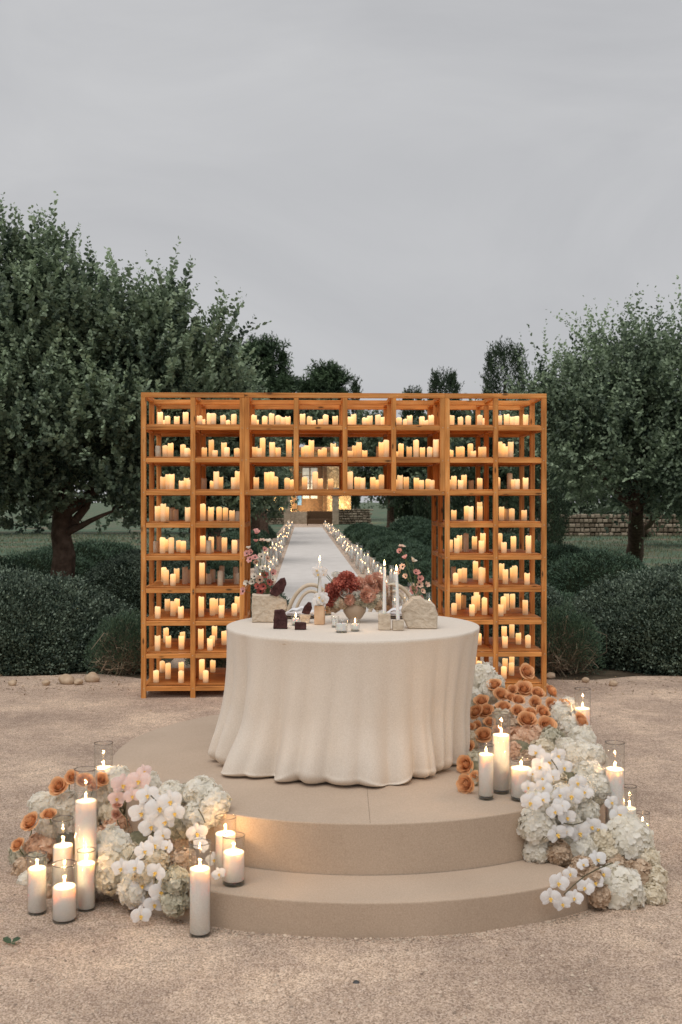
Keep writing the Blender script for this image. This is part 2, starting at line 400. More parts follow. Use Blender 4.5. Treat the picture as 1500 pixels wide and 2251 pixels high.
# ------------------------------------------------------------------ ground, gravel, runner
def sheet(name, pts, z, m, sub=None):
    return props(link(name, mesh(name, [(x, y, z) for x, y in pts], [tuple(range(len(pts)))], m)), kind='structure')
sheet('ground', [(-1500, -60), (1500, -60), (1500, 2600), (-1500, 2600)], -.008, M['field'])
def grid_sheet(name, x0, x1, y0, y1, nx, ny, zf, m, keep=None):
    xs = np.linspace(x0, x1, nx); ys = np.linspace(y0, y1, ny)
    vs = [(x, y, zf(x, y)) for y in ys for x in xs]
    fs = []
    for j in range(ny - 1):
        for i in range(nx - 1):
            if keep is None or keep((xs[i] + xs[i + 1]) / 2, (ys[j] + ys[j + 1]) / 2):
                fs.append((j * nx + i, j * nx + i + 1, (j + 1) * nx + i + 1, (j + 1) * nx + i))
    return props(link(name, mesh(name, vs, fs, m, True)), kind='structure')
def gz(x, y):
    return .004 + .006 * noise.noise(Vector((x * 1.2, y * 1.2, 0))) + .004 * noise.noise(Vector((x * 4, y * 4, 3)))
def gedge(x):   # far edge of the gravel court
    return 11.15 + .12 * math.sin(x * 1.7) + .08 * math.sin(x * 4.3) + .22 * min(1, max(0, abs(x) - 1.9))
nx, ny = 260, 300
vs, fs = [], []
for j in range(ny):
    for i in range(nx):
        x = -9 + 18 * i / (nx - 1); y0 = -3; y1 = gedge(x); y = y0 + (y1 - y0) * j / (ny - 1)
        vs.append((x, y, gz(x, y) + .004 + .006 * max(0, noise.noise(Vector((x * 2.1, y * 1.1, 8)))) ** 1.0 + .0035 * noise.noise(Vector((x * 9, y * 9, 5)))))
for j in range(ny - 1):
    for i in range(nx - 1): fs.append((j * nx + i, j * nx + i + 1, (j + 1) * nx + i + 1, (j + 1) * nx + i))
props(link('gravel_court', mesh('gravel_court', vs, fs, M['gravel'], True)), kind='structure')
def axis(Z): return .367 - .0354 * Z
def strip(name, hw, Z0, Z1, z, m):
    vs, fs = [], []
    N = 40
    for i in range(N + 1):
        Z = Z0 * (Z1 / Z0) ** (i / N); a = axis(Z)
        vs += [(a - hw, Z, z), (a + hw, Z, z)]
        if i: b = 2 * i; fs.append((b - 2, b - 1, b + 1, b))
    return props(link(name, mesh(name, vs, fs, m)), kind='structure')
vs = [(-7 + 14 * i / 60, y, -.004) for y in (10.3, 16.5) for i in range(61)]
props(link('planting_bed', mesh('planting_bed', vs, [(i, i + 1, i + 62, i + 61) for i in range(60)], M['soil'])), kind='structure')
strip('gravel_path', 1.9, 10.9, 98, .014, M['gravel'])
strip('carpet_runner', 1.0, 11.4, 77, .022, M['runner'])
# loose pebbles on the court (nobody could count them)
def pebbles():
    N = 9000
    Y = 3.4 * (11.0 / 3.4) ** rng.random(N); X = (rng.random(N) - .5) * 2 * (Y * .36)
    na = 1500; aa = math.pi * (1.25 + .5 * rng.random(na)); ra_ = 1.785 + .05 * rng.random(na) ** 2.5; X[:na] = .114 + ra_ * np.cos(aa); Y[:na] = 6.31 + ra_ * np.sin(aa)
    ok = ((X - .11) ** 2 + (Y - 6.31) ** 2 > 1.778 ** 2)
    X, Y = X[ok], Y[ok]; N = len(X)
    s = .0024 + .0075 * rng.random(N) ** 5
    base = np.array([(1, 0, 0), (-1, 0, 0), (0, 1, 0), (0, -1, 0), (0, 0, 1), (0, 0, -1)], float)
    f0 = np.array([(0, 2, 4), (2, 1, 4), (1, 3, 4), (3, 0, 4)])
    a = rng.random(N) * 6.28; ca, sa = np.cos(a), np.sin(a)
    V = base[None] * s[:, None, None] * (1 + .35 * rng.normal(size=(N, 6, 1)).clip(-1, 1)); V[:, :, 2] *= .7
    x = V[:, :, 0] * ca[:, None] - V[:, :, 1] * sa[:, None]; y = V[:, :, 0] * sa[:, None] + V[:, :, 1] * ca[:, None]
    gzv = np.array([gz(p, q) for p, q in zip(X, Y)]) + .004
    V = np.stack([x + X[:, None], y + Y[:, None], V[:, :, 2] + gzv[:, None] + .001], 2)
    Fc = (np.arange(N)[:, None, None] * 6 + f0[None]).reshape(-1, 3)
    m = leafmat('pebble', (.22, .16, .12), (.66, .54, .42), .9, 0)
    props(link('loose_pebbles', mesh('loose_pebbles', V.reshape(-1, 3), Fc, m, tint=np.repeat(rng.random(N), 4))), kind='stuff')
pebbles()
def litter():
    n = 900; Y = np.where(rng.random(n) < .8, 10.2 + 1.2 * rng.random(n), 3.6 + 7 * rng.random(n)); X = (rng.random(n) - .5) * 8.5
    ok = (X - .11) ** 2 + (Y - 6.31) ** 2 > 1.85 ** 2; X, Y = X[ok], Y[ok]; n = len(X)
    z = np.array([gz(a, b) for a, b in zip(X, Y)]) + .007
    sz = np.where(Y > 9, 1.0, .55)
    m = leafmat('dead_leaf', (.12, .075, .04), (.42, .29, .16), .8, .1)
    props(link('leaf_litter', leaves('leaf_litter', np.stack([X, Y, z], 1), rdir(n) * [1, 1, .25] + [0, 0, .1], rdir(n) * .35 + [0, 0, 1], sz * (.018 + .022 * rng.random(n)), sz * .013 * np.ones(n), rng.random(n), m)), kind='stuff')
litter()

# ------------------------------------------------------------------ trees
def limb(a, b, r0, r1, n=7, wig=.12):
    a, b = Vector(a), Vector(b); L = (b - a).length; pts = []
    s = Vector((random.random() * 9, random.random() * 9, 0))
    for i in range(n):
        t = i / (n - 1); w_ = wig * L * math.sin(math.pi * min(1, t * 1.0)) if i else 0
        o = Vector((noise.noise(s + Vector((t * 2, 0, 0))), noise.noise(s + Vector((t * 2, 5, 0))), .3 * noise.noise(s + Vector((t * 2, 9, 0)))))
        pts.append(a.lerp(b, t) + o * w_)
    return pts, [r0 + (r1 - r0) * (i / (n - 1)) ** .8 for i in range(n)]
def shoots(blobs, n, length, nleaf, L, W, upb=.75, outb=.55, shell=(.62, 1.0), tipdark=False, jit=.3, zmin=None, fill=.25, frontbias=None, cl=11, crad=.42):
    """leafy shoots standing in the outer shell of ellipsoid blobs -> arrays for leaves()"""
    B = np.array(blobs, float); vol = B[:, 3] * B[:, 4] * B[:, 5]; vol = vol ** .75; pr = vol / vol.sum()
    m_ = max(8, n // cl); kc = rng.choice(len(B), m_, p=pr); uc = rdir(m_); rc_ = rng.random(m_); tcl = rng.random(m_) ** 1.6   # bunches
    uc[:, 2] = np.where((uc[:, 2] < 0) & (rng.random(m_) < .35), -uc[:, 2], uc[:, 2])
    if frontbias: uc[:, 1] = np.where((uc[:, 1] > 0) & (rng.random(m_) < frontbias), -uc[:, 1], uc[:, 1])
    id_ = rng.integers(0, m_, n); b = B[kc[id_]]
    u = unit(uc[id_] + rdir(n) * (crad / b[:, 3:6].mean(1))[:, None] * rng.random(n)[:, None] ** .5)
    rr = shell[0] + (shell[1] - shell[0]) * np.clip(rc_[id_] ** .6 + rng.normal(size=n) * .08, 0, 1.05)
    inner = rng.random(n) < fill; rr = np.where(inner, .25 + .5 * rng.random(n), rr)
    p = b[:, :3] + u * b[:, 3:6] * rr[:, None]
    d = unit(u * outb + np.array([0, 0, upb]) + rng.normal(size=(n, 3)) * jit)
    ln = length * (.45 + .9 * rng.random(n) ** 1.5)
    ts = (.25 * rng.random(n) + .6 * tcl[id_]) + .06 - .3 * inner      # tint by shoot: young growth is paler, inner shoots darkened as crown shade
    t = (np.arange(nleaf) + .5) / nleaf
    T = np.tile(t, (n, 1)) + rng.normal(size=(n, nleaf)) * .03
    c = p[:, None] + d[:, None] * (T * ln[:, None])[:, :, None]
    bend = rdir(n) * .10; c = c + bend[:, None] * (T ** 2 * ln[:, None])[:, :, None]
    c = c.reshape(-1, 3); D = np.repeat(d, nleaf, 0)
    N = len(c)
    side_ = unit(np.cross(D, np.repeat(rdir(n), nleaf, 0))) * np.where(np.arange(N) % 2, 1, -1)[:, None]
    ld = unit(D * .55 + side_ * .7 + rdir(N) * .45)
    nm = unit(rdir(N) + np.array([0, -.1, .75]))
    sz = (.75 + .5 * rng.random(N)) * (1 - .35 * (T.reshape(-1) > .85))
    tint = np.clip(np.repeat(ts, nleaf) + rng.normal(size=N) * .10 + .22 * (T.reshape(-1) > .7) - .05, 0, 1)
    if zmin is not None:
        ok = c[:, 2] > zmin; c, ld, nm, sz, tint = c[ok], ld[ok], nm[ok], sz[ok], tint[ok]
    return c, ld, nm, L * sz, W * sz, tint
def tree(name, label, cat, base, top_pt, r0, blobs, n, length, nleaf, L, W, mat, group=None, limbs=7, **kw):
    t = empty(name, label, cat, base, 0, group)
    B = Vector(base); pts, rs = limb((0, 0, -.1), Vector(top_pt) - B, r0, r0 * .55, 8, .06); rs[0] *= 1.35; rs[1] *= 1.1
    parts = [tube('', pts, rs, None, 12, data=True, wob=.35)]
    V, Fc = parts[0]
    link('trunk', mesh('trunk', V, Fc, M['bark'], True), t)
    src = pts[-1]; bl = sorted(blobs, key=lambda b: -b[3] * b[4] * b[5])
    lp = []
    for i in range(limbs):
        b = bl[i % len(bl)]
        tg = Vector(b[:3]) - B + Vector((random.uniform(-.7, .7) * b[3], random.uniform(-.7, .7) * b[4], random.uniform(-.1, .75) * b[5]))
        st = pts[random.choice((-1, -2, -1, -3))]
        q, r = limb(st, tg, r0 * .34, r0 * .05, 7, .2); lp.append(tube('', q, r, None, 7, data=True))
        for _ in range(3):
            j = random.randint(2, 5); tg2 = q[j] + Vector((random.uniform(-1, 1) * b[3], random.uniform(-1, 1) * b[4], random.uniform(0, .9) * b[5])) * .6
            q2, r2 = limb(q[j], tg2, r0 * .12, r0 * .02, 5, .2); lp.append(tube('', q2, r2, None, 5, data=True))
    V, Fc = join_data(lp); link('limbs', mesh('limbs', V, Fc, M['bark'], True), t)
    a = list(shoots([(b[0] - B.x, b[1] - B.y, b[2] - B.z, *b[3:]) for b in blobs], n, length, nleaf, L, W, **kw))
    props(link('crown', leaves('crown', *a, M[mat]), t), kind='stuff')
    return t
def blob(px, py, Z, rx, rz, ry=None):
    """blob given by photo pixel centre and pixel radii at depth Z"""
    p = P(px, py, Z); k = Z / F
    return (p.x, p.y, p.z, rx * k, (ry if ry else (rx + rz) / 2) * k, rz * k)
def near_leaf(): pass
# big carob on the left, in front of everything else there
Z = 15.5
tree('carob_tree', 'huge dark green carob tree with broad crown filling the left side', 'tree',
     (P(135, 1103, Z).x, Z, 0), P(140, 1090, Z), .22,
     [blob(150, 799, Z, 165, 165), blob(20, 769, Z, 160, 165), blob(320, 864, Z, 160, 150), blob(440, 914, Z + .3, 90, 110), blob(280, 769, Z, 110, 90),
      blob(60, 944, Z - .3, 190, 170), blob(230, 980, Z - .4, 150, 140), blob(125, 624, Z, 42, 85), blob(20, 614, Z, 55, 80), blob(200, 664, Z, 45, 60), blob(290, 674, Z, 38, 75), blob(375, 724, Z, 50, 70), blob(470, 784, Z, 45, 60),
      blob(-160, 884, Z, 180, 320), blob(40, 1090, Z - .5, 110, 70), blob(330, 1000, Z + .6, 90, 130), blob(265, 1110, Z - .1, 75, 50)],
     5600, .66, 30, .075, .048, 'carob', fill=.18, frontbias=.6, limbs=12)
tree('carob_tree', 'dark leafy carob tree behind the left tower and the big carob', 'tree',
     (P(430, 1103, 21).x, 21, 0), P(430, 1050, 21), .2,
     [blob(440, 965, 21, 140, 150), blob(400, 1100, 21, 130, 90), blob(520, 1010, 21.5, 60, 110), blob(480, 875, 21, 70, 90)],
     2400, .6, 22, .085, .055, 'carob', fill=.2, frontbias=.6)
Z = 22.0
tree('carob_tree', 'carob tree with airy crown and leaning trunk at the right edge', 'tree',
     G(1385, 1262), P(1400, 1120, Z), .25,
     [blob(1400, 892, Z, 105, 115), blob(1490, 922, Z, 100, 130), blob(1300, 952, Z, 85, 85), blob(1225, 952, Z + .5, 60, 75), blob(1370, 990, Z - .4, 130, 120),
      blob(1250, 1020, Z, 80, 100), blob(1480, 1020, Z - .3, 110, 120), blob(1600, 962, Z, 150, 200), blob(1345, 812, Z, 38, 65), blob(1450, 812, Z, 45, 55),
      blob(1195, 892, Z + .3, 40, 45), blob(1400, 1110, Z - .5, 90, 50), blob(1290, 872, Z, 55, 50), blob(1510, 802, Z, 40, 60)],
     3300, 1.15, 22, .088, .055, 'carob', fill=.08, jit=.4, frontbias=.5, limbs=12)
tree('carob_tree', 'slim dark trunked tree behind the right tower before the stone wall', 'tree',
     G(1215, 1185), P(1213, 1120, 40), .22,
     [blob(1210, 1040, 38, 95, 75), blob(1300, 1060, 40, 80, 60), blob(1130, 1020, 40, 80, 90), blob(1050, 1010, 40, 60, 90)],
     1400, .9, 16, .16, .10, 'carob_far', fill=.25)
tree('carob_tree', 'dark tree at the far right edge standing before the stone wall', 'tree',
     G(1425, 1177), P(1425, 1120, 44), .2, [blob(1440, 1060, 44, 95, 70), blob(1530, 1050, 44, 80, 80)],
     1000, .9, 16, .16, .10, 'carob_far', fill=.25)
# foliage left of the aisle, behind the shelf
tree('olive_tree', 'dark leafy tree left of the aisle near its far end', 'tree',
     (P(560, 1103, 46).x, 46, 0), P(560, 1100, 46), .25,
     [blob(560, 1030, 46, 70, 110), blob(500, 1060, 46, 80, 100), blob(600, 1080, 48, 32, 60)], 1300, 1.0, 16, .17, .10, 'carob_far', fill=.3)
tree('olive_tree', 'dark leafy tree left of the aisle behind the left tower', 'tree',
     (P(470, 1103, 32).x, 32, 0), P(470, 1100, 32), .25,
     [blob(480, 1060, 32, 110, 90), blob(560, 1090, 33, 50, 60), blob(380, 1080, 32, 90, 80)], 1500, .9, 16, .12, .08, 'carob_far', fill=.3)
tree('olive_tree', 'dark broad tree standing behind the roof of the lit house', 'tree', (P(620, 1103, 108).x, 108, 0), P(620, 1020, 108), .3,
     [blob(600, 960, 108, 70, 45), blob(700, 950, 108, 70, 40), blob(800, 985, 106, 60, 60), blob(540, 990, 106, 60, 60)], 1300, 2.0, 16, .38, .24, 'carob_far', fill=.35, crad=1.0)
tree('olive_tree', 'dark dense tree right of the lit house seen through the arch', 'tree', (P(860, 1103, 78).x, 78, 0), P(860, 1060, 78), .3,
     [blob(845, 1030, 78, 60, 75), blob(920, 1020, 76, 70, 90), blob(800, 1070, 80, 30, 45), blob(885, 1085, 76, 60, 40), blob(836, 1092, 80, 34, 30), blob(980, 1080, 72, 60, 45)], 1500, 1.5, 16, .26, .16, 'carob_far', fill=.35, crad=.8)
for lab, gx, Zt_, bl in [
    ('bushy green pine tree rising above the left half of the wooden arch', 575, 52, [(545, 815, 50, 50), (588, 795, 34, 34), (560, 870, 75, 45), (622, 848, 24, 20), (645, 862, 14, 12), (520, 815, 36, 40), (600, 930, 50, 80)]),
    ('smaller pine tree right of the bushy pine above the arch', 705, 112, [(722, 838, 26, 18), (742, 852, 14, 16), (690, 856, 26, 14), (668, 866, 18, 10), (716, 880, 36, 20), (700, 930, 44, 50)])]:
    tree('pine_tree', lab, 'tree', (P(gx, 1103, Zt_).x, Zt_, 0), P(gx, 1000, Zt_), .35, [blob(a, b, Zt_, c, d) for a, b, c, d in bl],
         1500, .75 * Zt_ / 60, 18, .30 * Zt_ / 60, .07 * Zt_ / 60, 'pine', group='pine trees beyond the arch', fill=.2, upb=.5, outb=.8)
def cypress(label, px, ytop, wpx, Z, n=900, lab='cypress_tree', flat=False, grp='cypress trees beyond the arch', ybot=None):
    x = (px - 750) / F * Z; k = Z / F; H = E + (HY - ytop) * k; rw = wpx * k / 2
    t = empty('cypress_tree', label, 'tree', (x, Z, 0), 0, grp)
    link('trunk', tube('trunk', [(0, 0, -.1), (0, 0, H * .5), (0, 0, H * .8)], [.14, .09, .04], M['bark'], 8), t)
    h = rng.random(n); zz = .3 + h * (H * .93 - .3)
    prof = rw * np.where(h < .15, .75 + h * 1.6, 1 - (np.clip(h - .72, 0, 1) / .28) ** 2 * (.42 if flat else .85)) * (.82 + .3 * rng.random(n))
    a = rng.random(n) * 6.283
    p = np.stack([np.cos(a) * prof * .9, np.sin(a) * prof * .9, zz], 1)
    d = unit(np.stack([np.cos(a) * .25, np.sin(a) * .25, np.ones(n)], 1) + rng.normal(size=(n, 3)) * .15)
    nl = 16; ln = (.35 + .4 * rng.random(n)) * (H / 9)
    T = (np.arange(nl) + .5) / nl
    c = (p[:, None] + d[:, None] * (T[None] * ln[:, None])[:, :, None] + rng.normal(size=(n, nl, 3)) * .035).reshape(-1, 3)
    N = len(c); D = np.repeat(d, nl, 0); ld = unit(D + rdir(N) * .5); s = .14 * (Z / 55)
    tint = np.clip(np.repeat(rng.random(n) * .6, nl) + rng.normal(size=N) * .15 + .15, 0, 1)
    props(link('crown', leaves('crown', c, ld, rdir(N), s * (.7 + .6 * rng.random(N)), s * .35 * np.ones(N), tint, M['cypress'], simple=True), t), kind='stuff')
cypress('tall bushy cypress behind the right tower rising highest above the arch', 1110, 745, 88, 45, 1700, flat=True)
cypress('round topped cypress above the arch right of centre', 977, 810, 64, 60, 1300, flat=True)
cypress('low cypress tip just left of the round topped cypress above the arch', 908, 850, 44, 80, 900, flat=True)
cypress('thin pointed cypress above the arch between the pine and the low cypress', 782, 826, 15, 118, 400)
for i, (px, Z) in enumerate([(1190, 36), (1035, 52), (940, 70), (880, 90)]):
    cypress(['dark cypress behind the outer bay of the right tower', 'dark cypress behind the inner bay of the right tower',
             'dark cypress seen through the arch at its right side', 'dark cypress seen through the arch nearest the lit house'][i], px, 960, 80 * 45 / Z * 1.15, Z, 1000, flat=True)

def woodland(label, blobs, n):
    a = list(shoots(blobs, n, 1.5, 14, .30, .20, fill=.35, crad=1.0, frontbias=.8))
    props(link('woodland', leaves('woodland', *a, M['carob_far'])), label, None, None, 'stuff')
woodland('dark trees closing the field at left', [(x, 62 + random.uniform(-2, 2), 3.2 + random.uniform(-.3, .5), 3.2, 2.6, 3.4) for x in np.arange(-34, -5.5, 3.1)], 3600)
woodland('dark trees behind the dry stone wall at right', [(x, 66 + random.uniform(-2, 2), 3.3 + random.uniform(-.3, .5), 3.2, 2.6, 3.4) for x in np.arange(8, 36, 3.1)], 3600)
# ------------------------------------------------------------------ clipped shrubs
def mound(name, label, cx, cy, rx, ry, h, n, L, W, mat, group=None, cat='shrub', rag=.05, sides='front', p=2.4):
    t = empty(name, label, cat, (cx, cy, 0), 0, group)
    sd_ = random.random() * 50
    def rad(u):      # superellipsoid radius scaled by low noise
        q = (np.abs(u) ** p).sum(1) ** (-1 / p)
        nz = np.array([noise.noise(Vector((a[0] * 2.2 + sd_, a[1] * 2.2, a[2] * 2.2))) for a in u]) if len(u) < 4000 else None
        return q, nz
    # base body as grid
    nu, nv = 40, 16; vs, fs = [], []
    for j in range(nv + 1):
        el = math.pi / 2 * j / nv
        for i in range(nu):
            az = 2 * math.pi * i / nu
            u = Vector((math.cos(el) * math.cos(az), math.cos(el) * math.sin(az), math.sin(el)))
            q = (abs(u.x) ** p + abs(u.y) ** p + abs(u.z) ** p) ** (-1 / p)
            q *= 1 + rag * 1.6 * noise.noise(u * 2.2 + Vector((sd_, 0, 0))) + rag * .8 * noise.noise(u * 7 + Vector((sd_, 0, 0)))
            vs.append((u.x * q * rx * .965, u.y * q * ry * .965, u.z * q * h * .965))
    for j in range(nv):
        for i in range(nu):
            k = (i + 1) % nu; fs.append((j * nu + i, j * nu + k, (j + 1) * nu + k, (j + 1) * nu + i))
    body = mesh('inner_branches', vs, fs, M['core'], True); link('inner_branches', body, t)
    V = np.array(vs).reshape(nv + 1, nu, 3)
    f = rng.random(n); g = rng.random(n)
    # sample area-ish: el by cos
    el = np.arcsin(np.clip(f ** .9, 0, .999)) if False else np.arcsin(f)
    fi = el / (math.pi / 2) * nv; j0 = np.clip(fi.astype(int), 0, nv - 1); fj = fi - j0
    if sides == 'front':
        az = np.pi + np.pi * g * 1.25 - .125 * np.pi; az = np.mod(az, 2 * np.pi)
    else: az = g * 2 * np.pi
    gi = az / (2 * np.pi) * nu; i0 = gi.astype(int) % nu; fi2 = gi - np.floor(gi); i1 = (i0 + 1) % nu
    a = V[j0, i0] * (1 - fi2)[:, None] + V[j0, i1] * fi2[:, None]; b = V[j0 + 1, i0] * (1 - fi2)[:, None] + V[j0 + 1, i1] * fi2[:, None]
    pnt = a * (1 - fj)[:, None] + b * fj[:, None]
    out = unit(pnt * np.array([1 / rx ** 2, 1 / ry ** 2, 1 / h ** 2]))
    pnt = pnt + out * (rng.random(n) ** 1.5 * rag * 1.0 * h)[:, None] * rng.choice([1, 1, 1, 1.9], n)[:, None]
    cl = np.array([noise.noise(Vector((q[0] * 5 + sd_, q[1] * 5, q[2] * 5))) for q in pnt])
    cl2 = np.array([noise.noise(Vector((q[0] * 18 + sd_, q[1] * 18, q[2] * 18))) for q in pnt])
    tint = np.clip(.30 + .35 * cl + .45 * cl2 + rng.normal(size=n) * .16 + .10 * out[:, 2], 0, 1)  # last term tints upward-facing leaves paler, light from above put into the colour
    tint = np.where(rng.random(n) < .012, 1.0, tint)
    d = unit(out * .8 + rdir(n) * .9 + np.array([0, 0, .25])); nm = unit(out * .7 + rdir(n))
    s = .7 + .6 * rng.random(n)
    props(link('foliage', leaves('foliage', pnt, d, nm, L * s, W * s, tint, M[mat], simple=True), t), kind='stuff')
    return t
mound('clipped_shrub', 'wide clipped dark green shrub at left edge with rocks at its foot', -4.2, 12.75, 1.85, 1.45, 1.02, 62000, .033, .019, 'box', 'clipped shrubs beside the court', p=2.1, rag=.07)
mound('clipped_shrub', 'clipped shrub at right edge of the court right of the dry bush', 4.5, 12.8, 2.0, 1.55, 1.08, 62000, .033, .019, 'box', 'clipped shrubs beside the court', p=2.1, rag=.07)
mound('clipped_shrub', 'very dark clipped shrub behind the left one, beside the carob trunk', -2.75, 15.4, 1.15, 1.1, 1.12, 30000, .03, .018, 'box', 'clipped shrubs beside the court')
mound('clipped_shrub', 'low dark shrub behind the right tower before the field', 2.35, 15.2, .95, .9, .78, 22000, .03, .018, 'box', 'clipped shrubs beside the court')
mound('clipped_shrub', 'dark low shrub seen through the left tower', -1.5, 14.2, .9, .8, .85, 20000, .03, .018, 'box', 'clipped shrubs beside the court')
def bush(label, cx, cy, r, h, seed):
    t = empty('dry_bush', label, 'bush', (cx, cy, 0), 0, 'half dry rosemary bushes')
    n = 900
    az = rng.random(n) * 6.283; el = np.abs(rng.normal(size=n) * .45 + .55)
    d = np.stack([np.cos(az) * np.cos(el), np.sin(az) * np.cos(el), np.sin(el)], 1)
    s0 = np.stack([(rng.random(n) - .5) * .5 * r, (rng.random(n) - .5) * .5 * r, rng.random(n) * .08], 1)
    parts = []
    for i in range(n):
        L = (.45 + .35 * rng.random()); e = s0[i] + d[i] * np.array([r, r, h]) * L
        b = rng.normal(size=3) * .2 * r + np.array([0, 0, .04])
        pts = curve_pts(s0[i], e, b, 4); rr = .0035 + .004 * rng.random()
        parts.append(tube('', pts, [rr, rr * .9, rr * .7, rr * .4], None, 3, data=True))
    V, Fc = join_data(parts); me = mesh('twigs', V, Fc, M['twig'])
    a = me.attributes.new('tint', 'FLOAT', 'FACE'); a.data.foreach_set('value', np.repeat(rng.random(n), len(Fc) // n).astype(np.float32))
    props(link('twigs', me, t), kind='stuff')
    m = 34000; u = rdir(m); u[:, 2] = np.abs(u[:, 2]); q = rng.random(m) ** .3 * (1 + .12 * np.sin(u[:, 0] * 9) * np.sin(u[:, 1] * 8 + seed))
    pnt = u * np.array([r, r, h]) * q[:, None]; ok = (pnt[:, 2] > h * .34 + .22 * rng.normal(size=m) * h); pnt, u = pnt[ok], u[ok]; m = len(pnt)
    props(link('foliage', leaves('foliage', pnt, u + rdir(m) * .6 + [0, 0, .3], rdir(m), .034 * np.ones(m), .008 * np.ones(m), rng.random(m), M['rosemary'], simple=True), t), kind='stuff')
bush('half dry twiggy bush with bare stems right of the right tower', 2.42, 11.75, .50, .70, 1)
bush('yellowish half dry bush with bare stems left of the left tower', -2.35, 11.75, .46, .62, 2)
bush('bare stemmed bush behind the bottom shelves of the left tower', -1.35, 12.1, .42, .4, 3)

# aisle shrubs: soft rosemary domes in rows beside the path
k_ = 0
names_side = {1: 'right', -1: 'left'}
for side in (1, -1):
    for row, (off, rr, hh, step) in enumerate([(2.9, 1.1, .62, 2.7), (5.4, 1.25, .95, 3.2)]):
        Z = 15.5 + row * 1.4; i = 0
        while Z < (62 if row == 0 else 58):
            x = axis(Z) + side * (off + random.uniform(-.15, .15)); r = rr * random.uniform(.85, 1.1)
            if not (side == -1 and row == 1 and Z > 30):
                o_ = ['first', 'second', 'third', 'fourth', 'fifth', 'sixth', 'seventh', 'eighth', 'ninth', 'tenth', 'eleventh', 'twelfth', 'thirteenth', 'fourteenth', 'fifteenth', 'sixteenth', 'seventeenth', 'eighteenth', 'nineteenth', 'twentieth'][min(i, 19)]
                mound('rosemary_dome', f"rounded green shrub, {o_} from the arch, {'inner' if row == 0 else 'outer'} row on the {names_side[side]} of the aisle",
                      x, Z, r, r * .95, hh * random.uniform(.85, 1.1), int(9000 * (18 / Z) ** .7), .055 * (Z / 20) ** .7, .014 * (Z / 20) ** .9, 'rosemary', 'rounded shrubs along the aisle', rag=.06, p=2.1)
            Z += step * (1 + .012 * (Z - 15)); i += 1

# grass tufts on the field
n = 26000
Z = 15 + 45 * rng.random(n) ** 1.2; X = (rng.random(n) - .5) * 2 * Z * .34
ok = np.abs(X - (.367 - .0354 * Z)) > 2.2; X, Z = X[ok], Z[ok]; n = len(X)
props(link('field_grass', leaves('field_grass', np.stack([X, Z, np.full(n, -.01)], 1), rdir(n) * .5 + [0, 0, 1], rdir(n), (.05 + .07 * rng.random(n)) * (Z / 25) ** .5, .014 * (Z / 20),
      rng.random(n) ** 1.5, M['grass'], simple=True)), kind='stuff')

# ------------------------------------------------------------------ dry stone wall across the field, house at the end of the aisle
def stone_run(x0, x1, y, z0, z1, sw, sh, th, seedname):
    V, Fc = [], []
    z = z0
    while z < z1:
        x = x0 + random.uniform(-sw, 0); hgt = sh * random.uniform(.8, 1.25)
        while x < x1:
            wd = sw * random.uniform(.6, 1.5); o = len(V); g = .012
            y_ = y - random.uniform(0, .06)
            x_a, x_b, z_a, z_b = x + g, x + wd - g, z + g, z + hgt * random.uniform(.82, 1.0) - g
            c = .18 * min(wd, hgt)
            for yy, ins in ((y_, c), (y_ + .06, 0), (y + th, 0)):
                for a_, b_ in ((x_a + ins, z_a + ins), (x_b - ins, z_a + ins), (x_b - ins, z_b - ins), (x_a + ins, z_b - ins)):
                    V.append((a_ + random.uniform(-.3, .3) * c, yy, b_ + random.uniform(-.3, .3) * c))
            Fc += [(o, o + 1, o + 2, o + 3)]
            for l in (0, 4):
                for q in range(4): Fc.append((o + l + q, o + l + 4 + q, o + l + 4 + (q + 1) % 4, o + l + (q + 1) % 4))
            x += wd
        z += hgt
    return V, Fc
wl = empty('stone_wall', 'long dry stone wall across the field behind the right trees', 'stone wall', (0, 58, 0))
def wallpiece(parent, x0, x1, y, h, sw, sh, th, nm='stones', m='stone'):
    link('wall_core', box_mesh('wall_core', x1 - x0 - .04, th - .1, h - .06, M['core'], 0), parent, ((x0 + x1) / 2, y + th / 2 + .06, h / 2 - .04))
    V, Fc = stone_run(x0, x1, y, 0, h, sw, sh, th, nm); n_ = len(Fc) // 9
    me = mesh(nm, V, Fc, M[m + '_t'])
    a = me.attributes.new('tint', 'FLOAT', 'FACE'); a.data.foreach_set('value', np.repeat(rng.random(n_), 9).astype(np.float32))
    props(link(nm, me, parent), kind='stuff')

wallpiece(wl, 7.5, 24, 0, 1.12, .30, .21, .5)
wl2 = empty('stone_wall', 'low rubble garden wall right of the wicker bench at the far aisle end', 'stone wall', (0, 88, 0))
wallpiece(wl2, -.5, 2.4, 0, 1.25, .30, .17, .5)
wl3 = empty('stone_wall', 'low rubble garden wall left of the far stone steps', 'stone wall', (0, 88, 0))
wallpiece(wl3, -10, -4.6, 0, 1.2, .30, .17, .5)
def ppix(px, Z): return (px - 750) / F * Z
